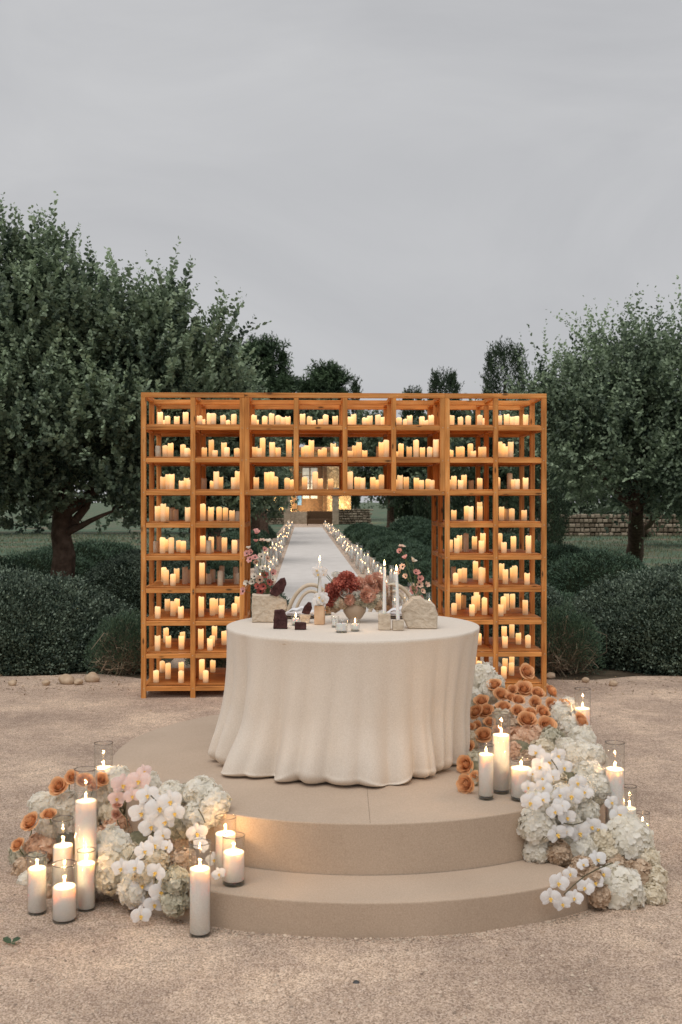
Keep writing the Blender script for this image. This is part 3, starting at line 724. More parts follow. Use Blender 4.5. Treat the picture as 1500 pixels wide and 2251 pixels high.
# gate pillars
for px, lab in ((632, 'left stone gate pillar at the far end of the aisle'), (738, 'right stone gate pillar at the far end of the aisle')):
    g = empty('gate_pillar', lab, 'pillar', (ppix(px, 87), 87, 0), 0, 'gate pillars')
    link('shaft', box_mesh('shaft', .55, .5, 2.3, M['stone'], .03), g, (0, 0, 1.15))
    link('cap', box_mesh('cap', .7, .6, .14, M['stone'], .03), g, (0, 0, 2.37))
    link('urn', lathe('urn', [(.12, 0), (.2, .06), (.08, .14), (.27, .4), (.3, .55), (.26, .58)], M['stone'], 16), g, (0, 0, 2.44))
hs = empty('stone_house', 'pale stone house with arched glow and dark doors at the aisle end', 'house', (0, 98, 0))
hx0, hx1 = ppix(560, 98), ppix(700, 98); dx0, dx1 = ppix(652, 98), ppix(710, 98)
def wb(x0, x1, z0, z1, y, th, m, nm='wall', par=hs): return link(nm, box_mesh(nm, x1 - x0, th, z1 - z0, M[m], 0), par, ((x0 + x1) / 2, y + th / 2, (z0 + z1) / 2))
wb(hx0 - 3, dx0, 0, 6.6, 0, .5, 'house'); wb(dx1, hx1 + 3, 0, 6.6, 0, .5, 'house'); wb(dx0, dx1, 5.3, 6.6, 0, .5, 'house')
d_ = link('door', box_mesh('door', dx1 - dx0 - .1, .08, 5.1, M['door'], 0), hs, ((dx0 + dx1) / 2, .3, 2.6))
for i in range(2):
    for j in range(4):
        link('pane', box_mesh('pane', .62, .03, .66, M['pane'], .01), d_, (-.35 + i * .75 + .0, -.06, .2 + j * .72 - .3))
for s in (-1, 1): link('shutter', box_mesh('shutter', .34, .06, 4.2, M['door'], .01), hs, ((dx0 + dx1) / 2 + s * (dx1 - dx0 + .4) / 2, -.05, 3.0))
link('blue_panel', box_mesh('blue_panel', .36, .05, .9, M['blue'], .01), hs, (dx0 + .3, -.03, 2.0))
link('roof', box_mesh('roof', hx1 - hx0 + 7.2, 1.2, .22, M['tile'], .02), hs, ((hx0 + hx1) / 2, .1, 6.75), (R_(8), 0, 0))
st_ = empty('stone_steps', 'pale stone steps climbing to the lit house at the aisle end', 'steps', (ppix(652, 90), 89, 0))
for i in range(6):
    link('step', box_mesh('step', 1.9, 2.2 - i * .34, .17, M['stone'], .01), st_, (0, 1.1 + i * .17, .085 + i * .17))
be = empty('wicker_bench', 'brown wicker bench in front of the lit house', 'bench', (ppix(703, 84), 84, 0))
link('seat', box_mesh('seat', 2.0, .7, .42, M['rattan'], .03), be, (0, 0, .32)); link('backrest', box_mesh('backrest', 2.0, .12, .62, M['rattan'], .03), be, (0, .32, .82))
for s in (-.95, .95):
    link('armrest', box_mesh('armrest', .12, .7, .3, M['rattan'], .02), be, (s, -.02, .66))
    for yy in (-.3, .3): link('leg', box_mesh('leg', .07, .07, .12, M['rattan'], 0), be, (s, yy, .055))
for px, lab in ((622, 'glowing lamp lighting the house wall left of its door'), (668, 'glowing lamp lighting the house wall beside its steps'), (750, 'glowing lamp lighting the house wall right of its door')):
    x = ppix(px, 96)
    u = empty('uplight', lab, 'lamp', (x, 96.6, 0), 0, 'uplights at the house wall')
    link('housing', lathe('housing', [(.09, 0), (.09, .18), (.07, .2)], M['metal'], 12), u); link('lens', lathe('lens', [(.06, .2), (.06, .215), (.001, .22)], M['lamp'], 12), u)
    ld_ = bpy.data.lights.new('bulb', 'POINT'); ld_.energy = 260; ld_.color = (1, .66, .30); ld_.shadow_soft_size = .12
    lo = bpy.data.objects.new('bulb', ld_); col.objects.link(lo); lo.parent = u; lo.location = (0, 0, 1.5)

# ------------------------------------------------------------------ stage
CX, CY, RT, RS, PT, ST = .114, 6.31, 1.44, 1.775, .397, .161
A0, A1 = math.atan2(5.03 - CY, -1.16 - CX) + 2 * math.pi, math.atan2(4.86 - CY, 1.117 - CX) + 2 * math.pi   # step sector, left and right ends
stage = empty('round_stage', 'round beige carpeted stage carrying the table, with one front step', 'stage', (CX, CY, 0))
def half_disc(name, a0, a1, r, h, m, r_in=0, n=64, bev=.006):
    vs, fs = [], []
    prof = [(r, 0), (r, h - bev), (r - bev * .3, h - bev * .3), (r - bev, h)]
    N = n + 1
    for (q, z) in prof:
        for i in range(N):
            a = a0 + (a1 - a0) * i / n; vs.append((q * math.cos(a), q * math.sin(a), z))
    for l in range(3):
        for i in range(n): fs.append((l * N + i, l * N + i + 1, (l + 1) * N + i + 1, (l + 1) * N + i))
    b = len(vs)
    for z in (0, h):
        for i in range(N):
            a = a0 + (a1 - a0) * i / n; vs.append((r_in * math.cos(a), r_in * math.sin(a), z))
    for i in range(n): fs.append((3 * N + i, 3 * N + i + 1, b + N + i + 1, b + N + i))
    for i in (0, n):
        fs.append((i, N + i, 2 * N + i, 3 * N + i, b + N + i, b + i))
    me = mesh(name, vs, fs, m); 
    return me
g = .0004 / RT
link('upper_tier', lathe('upper_tier', [(RT, 0), (RT, PT - .006), (RT - .002, PT - .002), (RT - .006, PT), (.01, PT)], M['carpet'], 180, smooth=False), stage)
link('carpet_seam', mesh('carpet_seam', [(-.0012, -RT + .008, PT + .0006), (.0012, -RT + .008, PT + .0006), (.0012, RT - .01, PT + .0006), (-.0012, RT - .01, PT + .0006)], [(0, 1, 2, 3)], M['seam']), stage, (.02, 0, 0))
link('lower_step', half_disc('lower_step', A0, A1, RS, ST, M['carpet'], RT + .004, 70), stage)

def support(x, y):
    dx, dy = x - CX, y - CY; r = math.hypot(dx, dy); a = math.atan2(dy, dx) + 2 * math.pi
    if r < RT: return PT
    if r < RS and A0 <= a <= A1: return ST
    return 0.0
def sdf(p):
    dx, dy = p.x - CX, p.y - CY; r = math.hypot(dx, dy); a = math.atan2(dy, dx) + 2 * math.pi
    def cyl(R, h):
        q, s = r - R, p.z - h
        return math.hypot(max(q, 0), max(s, 0)) if (q > 0 or s > 0) else max(q, s)
    d = min(p.z, cyl(RT, PT))
    if A0 - .03 <= a <= A1 + .03: d = min(d, cyl(RS, ST))
    return d
def rest(px, py, r, zcap=99.0):
    Z = 3.6
    while Z < min(zcap, 12):
        p = P(px, py, Z)
        if sdf(p) <= r: return p
        Z += .01
    return P(px, py, min(zcap, 12))

# ------------------------------------------------------------------ round table and its cloth
TX, TY, TR, TH = P(776, 1374, 6.245).x, 6.245, .737, 1.147
tb = empty('round_table', 'round table hidden under the long cream cloth on the stage', 'table', (TX, TY, PT))
link('tabletop', lathe('tabletop', [(TR - .01, 0), (TR - .004, .004), (TR - .004, .022), (TR - .01, .026)], M['cane'], 48), tb, (0, 0, TH - PT - .034))
for a in (45, 135, 225, 315):
    link('leg', lathe('leg', [(.022, 0), (.028, TH - PT - .036)], M['cane'], 12), tb, (.45 * math.cos(R_(a)), .45 * math.sin(R_(a)), 0))
def cloth():
    NA, NS = 420, 70
    vs = []
    # fold crests (deg, width deg, strength): front is -90
    rnd = random.Random(5)
    val = [(-57, 4.5, 1, -6), (-68, 3, .55, -4), (-33, 5.5, .95, -6), (-41, 3, .3, -7), (-20, 5, .62, -6), (-9, 5, .55, -5), (3, 4, .3, -3), (14, 5, .5, 0), (26, 4.5, .62, 2), (33, 2.5, .25, 2), (38.5, 3.6, .7, 3),
           (46, 2.6, .4, 0), (57, 4.6, .8, -2), (70, 4, .9, 0), (84, 4, .7, 0), (-80, 4, .9, -2), (-93, 4, .8, 0)]
    a = 98
    while a < 262: val.append((a, rnd.uniform(3, 5), rnd.uniform(.5, 1), 0)); a += rnd.uniform(10, 16)
    def fold(ad, s):
        f = 0
        for c, w_, st, dr in val:
            dlt = (ad + 90 - c - dr * (s - .4) + 180) % 360 - 180
            ww = w_ * (1.35 - .6 * s)
            f -= st * math.exp(-abs(dlt / ww) ** 1.5)
        return max(f, -1.15)
    drop = TH - PT
    top_r = TR
    for j in range(NS + 1):
        s = j / NS
        for i in range(NA):
            ad = -180 + 360 * i / NA; ar = R_(ad)
            # below s0 cloth hangs; last part blouses out, tucks under
            s0 = .86
            fa = fold(ad, min(1, s))
            h = min(1, s / s0)
            amp = .125 * h ** .8
            base_ = (-.020 - .086 * math.cos(ar) - .061 * math.sin(ar)) * (.35 * h + .65 * h ** 2.2)
            r = top_r + .003 + .012 * h + base_ + amp * fa
            bl_ = .030 + .014 * math.sin(ad * .085 + 1) + .012 * math.sin(ad * .21)
            zb = PT + .004; hem = .045 + .028 * math.sin(ad * .11 + .5) + .015 * math.sin(ad * .27)
            if s <= s0:
                z = TH - (drop - hem) * (s / s0)
                if s / s0 > .6:
                    q = (s / s0 - .6) / .4; r += bl_ * (q * q * (3 - 2 * q)) * (1 + .5 * fa)
            else:
                q = (s - s0) / (1 - s0)
                r += bl_ * (1 + .5 * fa) - .085 * q ** 1.8 + .010 * math.sin(q * math.pi)
                z = zb + hem * (1 - q) ** 1.6
            # round shoulder over table edge
            if s < .012: r = top_r + .004 * (s / .012)
            # long diagonal drag wrinkles, tiny
            r += .0045 * noise.noise(Vector((ad * .06, s * 2.2 + ad * .03, 1.5))) * h * 3 + .0022 * noise.noise(Vector((ad * .3, s * 9 + ad * .1, 4.5))) * h
            vs.append((r * math.cos(ar), r * math.sin(ar), max(z, zb) - PT))
    fs = []
    for j in range(NS):
        for i in range(NA):
            k = (i + 1) % NA; fs.append((j * NA + i, j * NA + k, (j + 1) * NA + k, (j + 1) * NA + i))
    # top disc with rings
    base = len(vs); rings = [.99, .96, .8, .55, .28]
    for q in rings:
        for i in range(NA):
            ar = 2 * math.pi * i / NA - math.pi
            vs.append((top_r * q * math.cos(ar), top_r * q * math.sin(ar), TH - PT + .004 * (1 if q < .99 else .5) + .0008 * noise.noise(Vector((q * 9, ar * 3, 0)))))
    for i in range(NA):
        k = (i + 1) % NA
        fs.append((i, base + i, base + k, k))
        for l in range(len(rings) - 1): fs.append((base + l * NA + i, base + (l + 1) * NA + i, base + (l + 1) * NA + k, base + l * NA + k))
    o = len(vs); vs.append((0, 0, TH - PT + .004))
    for i in range(NA): fs.append((base + 4 * NA + i, o, base + 4 * NA + (i + 1) % NA))
    me = mesh('tablecloth', vs, fs, M['linen'], True)
    o = link('tablecloth', me, None, (TX, TY, PT))
    bm = bmesh.new(); bm.from_mesh(me); bmesh.ops.recalc_face_normals(bm, faces=bm.faces[:]); bm.to_mesh(me); bm.free()
    return props(o, 'long cream linen cloth draped in soft folds over the round table', 'tablecloth')
cloth()
TZ = TH + .004      # height of the cloth's top face

# ------------------------------------------------------------------ wooden arch: two towers and a bridge
TH_S = .033; LX0, LY0 = -1.872, 10.10; K = .3095; BW = .046; CW = .466; DEP = [.0, .525, 1.05]
sc, ss = math.cos(TH_S), math.sin(TH_S)
beam_cache = {}
def beam(L, a, b_):
    key = (round(L, 4), a, b_)
    if key not in beam_cache: beam_cache[key] = box_mesh('beam', L, a, b_, M['wood'], .0025)
    return beam_cache[key]
screw_me = lathe('screw', [(.004, 0), (.004, .0015), (.001, .002)], M['screw'], 8)
topz = E + (HY - 863) / (F / LY0)        # top of the front beam
lev = [topz - BW / 2 - i * K for i in range(10)]     # beam centres, level 0 = top
def unit_(name, label, x0, ncell, nlev, ground):
    u = empty(name, label, 'shelving', (LX0 + x0 * sc, LY0 + x0 * ss, 0), TH_S)
    W_ = ncell * CW
    zb = 0.0 if ground else lev[nlev] - BW / 2
    zt0 = lev[0] - BW / 2 - .0005
    for y in DEP:
        zt = zt0 - (.018 if y > 0 else 0)
        for i in range(ncell + 1):
            link('post', beam(zt - zb, BW, BW), u, (i * CW, y, (zt + zb) / 2), (0, R_(90), 0))
    BH = .042
    for l in range(nlev + 1):
        z = lev[l]
        for y in DEP:
            if l == 0: link('top_rail', beam(W_ + BW, BW, BW), u, (W_ / 2, y, z - (.018 if y > 0 else 0)))
            elif not ground and l == nlev and y == 0: link('rail', beam(W_ + BW, BW * .5, BH), u, (W_ / 2, y - BW * .75 - .0005, z))
            else:
                for i in range(ncell):
                    link('rail', beam(CW - BW - .001, BW - .004, BH), u, ((i + .5) * CW, y, z))
        for i in range(ncell + 1):
            for y0, y1 in zip(DEP[:-1], DEP[1:]):
                if l == 0: link('cross_rail', beam(y1 - y0 - BW - .001, BW - .004, BH), u, (i * CW, (y0 + y1) / 2, z), (0, 0, R_(90)))
                else: link('cross_rail', beam(y1 - y0 - BW - .001, BW - .004, BH), u, (i * CW, (y0 + y1) / 2, z), (0, 0, R_(90)))
            if l > 0:
                link('screw', screw_me, u, (i * CW + random.uniform(-.008, .008), -BW / 2 - (BW * .5 + .001 if (not ground and l == nlev) else 0), z + random.uniform(-.005, .005)), (R_(90), 0, 0))
        if l > 0:
            for i in range(ncell):      # four planks per bay, small gaps
                n_ = 5; y0, y1 = BW / 2 + .004, DEP[-1] - BW / 2 - .004; pw = (y1 - y0) / n_
                for q in range(n_):
                    yy = y0 + pw * (q + .5)
                    link('plank', beam(CW - BW - .003, pw - .004, .014), u, ((i + .5) * CW, yy, z + BH / 2 - .004 - .0 + .0115))
    return u
left_tower = unit_('shelf_tower', 'left wooden shelf tower of the arch, filled with candles', 0, 2, 9, True)
bridge = unit_('shelf_bridge', 'wooden shelf bridge of three candle rows joining the two towers', 2 * CW + BW + .001, 4, 3, False)
right_tower = unit_('shelf_tower', 'right wooden shelf tower of the arch, filled with candles', 6 * CW + 2 * BW + .002, 2, 9, True)
SURF = [l + .021 - .004 + .0185 for l in lev]       # candle standing height for each level (index 1..9)

# LED candles: (zoom origin x, y, scale) then per row/bay lists of (cx, ytop, ybase or 0, lit)
CAND = {}
def reg(ox, oy, s, row, bay, txt):
    out = []
    for tok in txt.split():
        lit = not tok.endswith('u'); tok = tok.rstrip('u'); q = [float(v) for v in tok.split(':')]
        cx = ox + q[0] / s; yt = oy + q[1] / s; yb = oy + q[2] / s if len(q) > 2 else 0
        out.append((cx, yt, yb, lit))
    CAND[(row, bay)] = out
A = (290, 840, 3.191); Bq = (740, 840, 3.125); C_ = (300, 1000, 5.769); D = (290, 1180, 5.556); Eq = (920, 1130, 5.0)
reg(*A, 1, 'L1', '200:215 227:270 251:240 316:240 378:213'); reg(*A, 1, 'L2', '449:260 476:238 545:222 572:222 641:236 672:272 716:226')
reg(*A, 1, 'C1', '850:235 872:270 933:240 981:221 1027:236 1062:245 1095:243'); reg(*A, 1, 'C2', '1198:225 1247:246 1273:278 1324:268 1360:233 1427:242')
reg(*A, 2, 'L1', '185:447u 235:448 273:432 360:438 388:463 405:475'); reg(*A, 2, 'L2', '467:458 558:405 583:483 647:424 667:458 737:466')
reg(*A, 2, 'C1', '850:458 893:462 918:392 985:426 1026:461 1102:407'); reg(*A, 2, 'C2', '1207:455 1225:446 1260:410 1324:474 1350:464 1413:430 1432:456')
reg(*A, 3, 'L1', '218:668 256:648 280:646 350:694 385:676 405:690'); reg(*A, 3, 'L2', '507:677u 567:692 593:630 623:665 716:670 743:625')
reg(*A, 3, 'C1', '873:670 948:632 982:630 1008:662 1090:672 1121:685'); reg(*A, 3, 'C2', '1213:670 1287:632 1322:680 1396:679')
reg(*A, 4, 'L1', '181:872 221:857 243:880 285:881u 309:897u 393:881'); reg(*A, 4, 'L2', '460:857 535:899u 556:880 613:876 657:880 703:898 743:905u')
reg(*Bq, 1, 'C3', '95:240 118:222 195:245 229:233 285:227 312:240'); reg(*Bq, 1, 'C4', '430:244 475:255 503:232 587:237 613:267 651:229')
reg(*Bq, 1, 'R1', '792:228 852:240 905:232 985:228 1060:250'); reg(*Bq, 1, 'R2', '1107:232 1169:224 1208:236 1237:237 1330:224')
reg(*Bq, 2, 'C3', '95:470 125:438 155:413 194:468 290:443u 308:415 342:398'); reg(*Bq, 2, 'C4', '412:475 443:425 500:447 547:397 590:449 641:446 708:398')
reg(*Bq, 2, 'R1', '785:466 838:445 862:446 920:422 940:478 996:447 1055:450'); reg(*Bq, 2, 'R2', '1122:412 1143:424 1167:445 1197:412')
reg(*Bq, 3, 'C3', '85:617 141:656 179:655 250:658 277:675 309:638'); reg(*Bq, 3, 'C4', '418:672 437:643 479:651 549:662 583:676 630:667 655:673')
reg(*Bq, 3, 'R1', '788:668 807:649 853:675 876:642 926:676u 984:664 1065:675u'); reg(*Bq, 3, 'R2', '1107:655 1190:624u 1218:672 1240:671 1299:660')
reg(*Bq, 4, 'R1', '806:880 895:855 922:856 985:856 1052:825'); reg(*Bq, 4, 'R2', '1134:858 1170:872u 1205:872 1289:881')
reg(*C_, 5, 'L1', '250:1095u 333:1050 370:1075 443:1055 540:1088 595:1092'); reg(*C_, 5, 'L2', '772:1025 918:1088u 950:1045 1050:1033u 1117:1047 1245:1087 1280:1075u')
reg(*C_, 6, 'L1', '350:1433:1610 378:1460:1648 465:1514:1660 512:1437:1625 617:1425:1640u 668:1455:1625u'); reg(*C_, 6, 'L2', '752:1375:1640 920:1502:1640u 970:1456:1615u 1085:1410:1610u 1065:1468:1660u 1262:1425:1615u 1270:1500:1640u')
reg(*D, 7, 'L1', '317:853:997 435:765:905 505:788:968 553:757:925 600:852:995'); reg(*D, 7, 'L2', '793:733:975 985:752:962 1022:755:945 1103:757:930 1095:840:990 1253:822:968 1290:732:925')
reg(*D, 8, 'L1', '315:1205:1393 419:1114:1290 447:1215:1353 620:1162:1290 607:1215:1375'); reg(*D, 8, 'L2', '775:1125:1370 1010:1098:1265 982:1212:1340 955:1243:1388 1128:1155:1320')
reg(*D, 9, 'L1', '297:1632:1778 373:1524:1655 443:1550:1735 605:1530:1670 603:1635:1782'); reg(*D, 9, 'L2', '777:1505:1740 990:1508:1655 903:1633:1778')
reg(*Eq, 5, 'R1', '350:285:418 423:268:430 452:238:412 523:217:418u 617:248:392 694:295:430 795:210:415'); reg(*Eq, 5, 'R2', '895:215:392 940:308:430 1045:246:415 1210:240:430')
reg(*Eq, 6, 'R1', '385:582:735u 410:655:778 460:603:745 505:597:755 628:525:725 690:590:778 735:598:755 790:597:720u'); reg(*Eq, 6, 'R2', '915:547:725 957:605:770 1036:590:740 1060:570:757 1195:650:777')
reg(*Eq, 7, 'R1', '392:985:1108 440:875:1050 497:890:1045u 590:997:1122 612:905:1090 653:856:1052 792:890:1060 772:922:1108'); reg(*Eq, 7, 'R2', '906:998:1122 935:912:1095 970:878:1058 1035:882:1040 1175:947:1108')
reg(*Eq, 8, 'R1', '665:1320:1440 790:1215:1375u'); reg(*Eq, 8, 'R2', '943:1235:1390 1028:1208:1362 952:1345:1472 1100:1307:1433 1205:1335:1470')
reg(*Eq, 9, 'R1', '673:1615:1740 790:1560:1690'); reg(*Eq, 9, 'R2', '953:1585:1735 1027:1557:1690 1024:1638:1775 940:1678:1812 1212:1670:1760')
BAYX = {'L1': (0, 0), 'L2': (0, 1), 'C1': (1, 0), 'C2': (1, 1), 'C3': (1, 2), 'C4': (1, 3), 'R1': (2, 0), 'R2': (2, 1)}
UX = [0, 2 * CW + BW + .001, 6 * CW + 2 * BW + .002]
BAYN = {'L1': 'left tower, left bay', 'L2': 'left tower, right bay', 'C1': 'bridge, leftmost bay', 'C2': 'bridge, second bay from left',
        'C3': 'bridge, third bay from left', 'C4': 'bridge, rightmost bay', 'R1': 'right tower, left bay', 'R2': 'right tower, right bay'}
ORD = ['leftmost', 'second', 'third', 'fourth', 'fifth', 'sixth', 'seventh', 'eighth', 'ninth']
ROWN = {1: 'top shelf', 2: 'second shelf down', 3: 'third shelf down', 4: 'fourth shelf down', 5: 'fifth shelf down', 6: 'fourth shelf up', 7: 'third shelf up', 8: 'second shelf up', 9: 'lowest shelf'}
CR = .0268
led_cache = {}
def led_mesh(h, lit, var):
    key = (round(h / .008), lit, var)
    if key in led_cache: return led_cache[key]
    h = key[0] * .008; rr = random.Random(key[0] * 7 + var)
    n = 28; ph = rr.random() * 6; vs, fs = [], []
    prof = [(CR - .002, 0, 0), (CR, .002, 0), (CR, h * .5, 0), (CR, h - .012, .3), (CR - .0005, h - .003, 1), (CR - .003, h, 1), (CR - .007, h - .002, .8), (.010, h - .009, 0), (.001, h - .010, 0)]
    for r, z, wv in prof:
        for j in range(n):
            a = 2 * math.pi * j / n; wz = wv * (.0035 * math.sin(2 * a + ph) + .002 * math.sin(3 * a + ph * 2))
            vs.append((r * math.cos(a), r * math.sin(a), z + wz))
    for i in range(len(prof) - 1):
        for j in range(n):
            k = (j + 1) % n; fs.append((i * n + j, i * n + k, (i + 1) * n + k, (i + 1) * n + j))
    fs.append(tuple(range(n))[::-1]); led_cache[key] = mesh('led_candle', vs, fs, M['led'] if lit else M['led_off'], True)
    return led_cache[key]
def local(p):      # world -> arch frame
    dx, dy = p.x - LX0, p.y - LY0; return dx * sc + dy * ss, -dx * ss + dy * sc
ncand = 0
rc = random.Random(11)
for (row, bay), lst in CAND.items():
    ui, bi = BAYX[bay]; xa = UX[ui] + bi * CW + BW / 2 + CR + .004; xb = xa + CW - BW - 2 * CR - .008
    zs = SURF[row]; placed = []
    order = sorted(range(len(lst)), key=lambda i: lst[i][0])
    for rank, i in enumerate(order):
        cx, yt, yb, lit = lst[i]
        def world(Zd):   # point on the ray column at arch depth Zd
            best = None
            # intersect column cx with plane local y = Zd
            # direction in plan: x = t*(cx-750)/F, y = t
            kx = (cx - 750) / F
            t = (Zd + LY0 * sc - LX0 * ss) / (sc - kx * ss)
            return Vector((t * kx, t, 0))
        if yb:
            Zg = F * (E - zs) / (yb - HY); p0 = Vector(((cx - 750) / F * Zg, Zg, 0)); yl = local(p0)[1] + .0
        else:
            yl = rc.uniform(.08, .62)
        yl = min(max(yl, .055), .97)
        p = world(yl); xl, _ = local(p)
        # keep inside the bay and apart from neighbours
        tries = [yl] + [.06 + .91 * ((j * .381966) % 1) for j in range(60)]
        for yy in tries:
            p = world(yy); xl, _ = local(p)
            xl = min(max(xl, xa), xb)
            if any(abs(yy - d) < BW / 2 + CR + .003 for d in (.525,)) and (xl < xa + .03 or xl > xb - .03): pass
            if all((xl - a) ** 2 + (yy - b) ** 2 > (2 * CR + .003) ** 2 for a, b in placed): break
        placed.append((xl, yy))
        wp = Vector((LX0 + xl * sc - yy * ss, LY0 + xl * ss + yy * sc, 0))
        ztop = E - (yt - HY) / F * wp.y; h = min(max(ztop - zs, .06), K - .075)
        o = link('led_candle', led_mesh(h, lit, rc.randint(0, 2)), None, (wp.x, wp.y, zs + .0005), (0, 0, rc.random() * 6))
        hw = 'tall' if h > .17 else ('short' if h < .115 else 'medium')
        o_ = 'rightmost' if rank == len(lst) - 1 else (ORD[rank] + (' from left' if rank else ''))
        props(o, f"{'glowing' if lit else 'unlit'} {hw} candle, {o_} in {BAYN[bay]}, {ROWN[row]}", 'candle', None, None)
        o['group'] = 'pillar candles on the arch shelves'
        ncand += 1
print('led candles', ncand)

# ------------------------------------------------------------------ glass cylinder candles
flame_pts = [(.0, -.001), (.0028, .002), (.0048, .008), (.0045, .014), (.0028, .022), (.0012, .029), (.0002, .034)]
def flame_mesh(s=1.0, m='flame'): return lathe('flame', [(r * s, z * s) for r, z in flame_pts], M[m], 12)
FL = flame_mesh(); FLS = flame_mesh(.8)
wick_me = lathe('wick', [(.0011, -.006), (.0011, .006)], M['wick'], 6)
def glass_candle(label, px, pby, zsup, d, ytop, ywax, group='candles in glass cylinders', watt=.95, pos=None, name='glass_candle'):
    p = pos if pos else G(px, pby, zsup)
    k = F / p.y; R = d / 2
    H = E - (ytop - HY) / k - zsup; hw = E - (ywax - HY) / k - zsup
    t = empty(name, label, 'candle', (p.x, p.y, zsup + .0005), 0, group)
    wt = .0028
    link('glass_cylinder', lathe('glass_cylinder', [(R - .004, 0), (R, .004), (R, H - .002), (R - wt / 2, H), (R - wt, H - .002), (R - wt, .018)], M['glass'], 40, closed=True), t)
    link('glass_base', lathe('glass_base', [(R - .006, .001), (R - .0035, .003), (R - .0035, .014), (R - .006, .016)], M['base_glass'], 40), t)
    link('rim', lathe('rim', [(R - .0035, H - .003), (R + .0006, H - .003), (R + .0006, H + .0008), (R - .0035, H + .0008), (R - .0035, H - .003)], M['rim'], 40, closed=True), t)
    rw = R - wt - .0008
    link('wax', lathe('wax', [(rw - .004, .0185), (rw, .022), (rw, hw - .001), (rw - .002, hw + .0005), (rw * .75, hw - .001), (rw * .4, hw - .003), (.001, hw - .004)], M['wax'], 40), t)
    link('wick', wick_me, t, (0, 0, hw))
    link('flame', FL, t, (0, 0, hw + .006))
    if watt:
        l = bpy.data.lights.new('flame_light', 'POINT'); l.energy = watt; l.color = (1, .60, .28); l.shadow_soft_size = .007
        lo = bpy.data.objects.new('flame_light', l); col.objects.link(lo); lo.parent = t; lo.location = (0, 0, hw + .03)
    return t
gc = glass_candle
gc('short glass candle at far left of the left flower heap', 82, 2010, 0, .088, 1877, 1908)
gc('wide glass candle, frontmost of the cluster at far left', 142, 2027, 0, .108, 1898, 1948)
gc('slim glass candle between the wide front one and the white hydrangeas', 190, 2003, 0, .086, 1868, 1897)
gc('glass candle behind the wide front one, left of the tallest', 139, 1975, 0, .098, 1799, 1858)
gc('tallest glass candle of the left cluster, caramel rose seen through its glass', 189, 1985, 0, .105, 1690, 1760, watt=.5)
gc('rearmost left glass candle beside the stage edge behind the flowers', 228, 1880, 0, .098, 1633, 1687, pos=G(228, 1880, 0))
gc('lone glass candle on gravel in front of the lower step', 440, 2058, 0, .094, 1851, 1909)
gc('front glass candle standing on the lower step at left', 514, 1943, ST, .102, 1836, 1873, watt=.9)
gc('glass candle on the lower step close to the glowing riser', 496, 1918, ST, .100, 1795, 1832, watt=1.3)
gc('slim glass candle on the stage nearest the tablecloth', 1069, 1756, PT, .079, 1637, 1658)
gc('tall glass candle on the stage before the caramel roses', 1102, 1742, PT, .092, 1567, 1615)
gc('short wide glass candle on the stage beside white orchids', 1146, 1758, PT, .105, 1669, 1688)
gc('glass candle standing farthest back right of the caramel roses', 1281, 1757, 0, .100, 1514, 1557)
gc('tall glass candle on gravel right of the white hydrangeas', 1352, 1905, 0, .100, 1632, 1690)
gc('glass candle half behind flowers, second from the right edge', 1384, 1905, 0, .075, 1728, 1776, watt=.25)
gc('rightmost low glass candle behind the big white hydrangea', 1413, 1862, 0, .078, 1786, 1811, watt=.25)

# ------------------------------------------------------------------ flowers: meshes shared by kind
def hydrangea(seed, mat, n=250, r=.09, fl=.0225):
    rg = np.random.default_rng(seed)
    i = np.arange(n) + .5; ph = np.arccos(1 - 1.72 * i / n); th = np.pi * (1 + 5 ** .5) * i
    u = np.stack([np.cos(th) * np.sin(ph), np.sin(th) * np.sin(ph), np.cos(ph)], 1); u = unit(u + rg.normal(size=(n, 3)) * .07)
    rr = r * (1 + .05 * rg.normal(size=n) + .10 * np.sin(u[:, 0] * 5 + seed) * np.sin(u[:, 1] * 4 + seed * 2)); c = u * (rr - .006)[:, None]
    nn = unit(u + rg.normal(size=(n, 3)) * .28)
    ref = unit(rg.normal(size=(n, 3))); a = unit(np.cross(nn, ref)); b = np.cross(nn, a)
    C, Dd, Nn, Ls, T = [], [], [], [], []
    ft = rg.random(n)
    for q in range(4):
        g = q * math.pi / 2; d = a * math.cos(g) + b * math.sin(g) + nn * .14
        C.append(c); Dd.append(d); Nn.append(nn + rg.normal(size=(n, 3)) * .25); Ls.append(fl * (.8 + .4 * rg.random(n))); T.append(np.clip(ft * .75 + .25 * rg.random(n), 0, 1))
    C, Dd, Nn, Ls, T = map(np.concatenate, (C, Dd, Nn, Ls, T))
    s = unit(np.cross(unit(Dd), Nn)); dd = unit(Dd); n2 = np.cross(s, dd); L = Ls[:, None]
    v = np.stack([C, C + dd * L * .45 + s * L * .48 + n2 * L * .12, C + dd * L * .9 + s * L * .34 + n2 * L * .10, C + dd * L * .92 - s * L * .30 + n2 * L * .05, C + dd * L * .5 - s * L * .5 + n2 * L * .16], 1)
    N = len(C); b_ = (np.arange(N) * 5)[:, None]
    f = np.concatenate([b_ + np.array([0, 1, 2]), b_ + np.array([0, 2, 3]), b_ + np.array([0, 3, 4])], 1).reshape(-1, 3)
    # inner ball keeps the head opaque
    bm = bmesh.new(); bmesh.ops.create_icosphere(bm, subdivisions=2, radius=r * .86)
    bv = np.array([q.co[:] for q in bm.verts]); bf = np.array([[q.index for q in fc.verts] for fc in bm.faces]); bm.free()
    vv = np.concatenate([v.reshape(-1, 3), bv]); ff = np.concatenate([f, bf + N * 5])
    tt = np.concatenate([np.repeat(T, 3), np.full(len(bf), .0)])
    return mesh('hydrangea', vv, ff, M[mat], tint=tt)
HY_ = {m: [hydrangea(s, 'h_' + m) for s in (1, 2, 3)] for m in ('white', 'cream', 'tan', 'peach', 'green')}
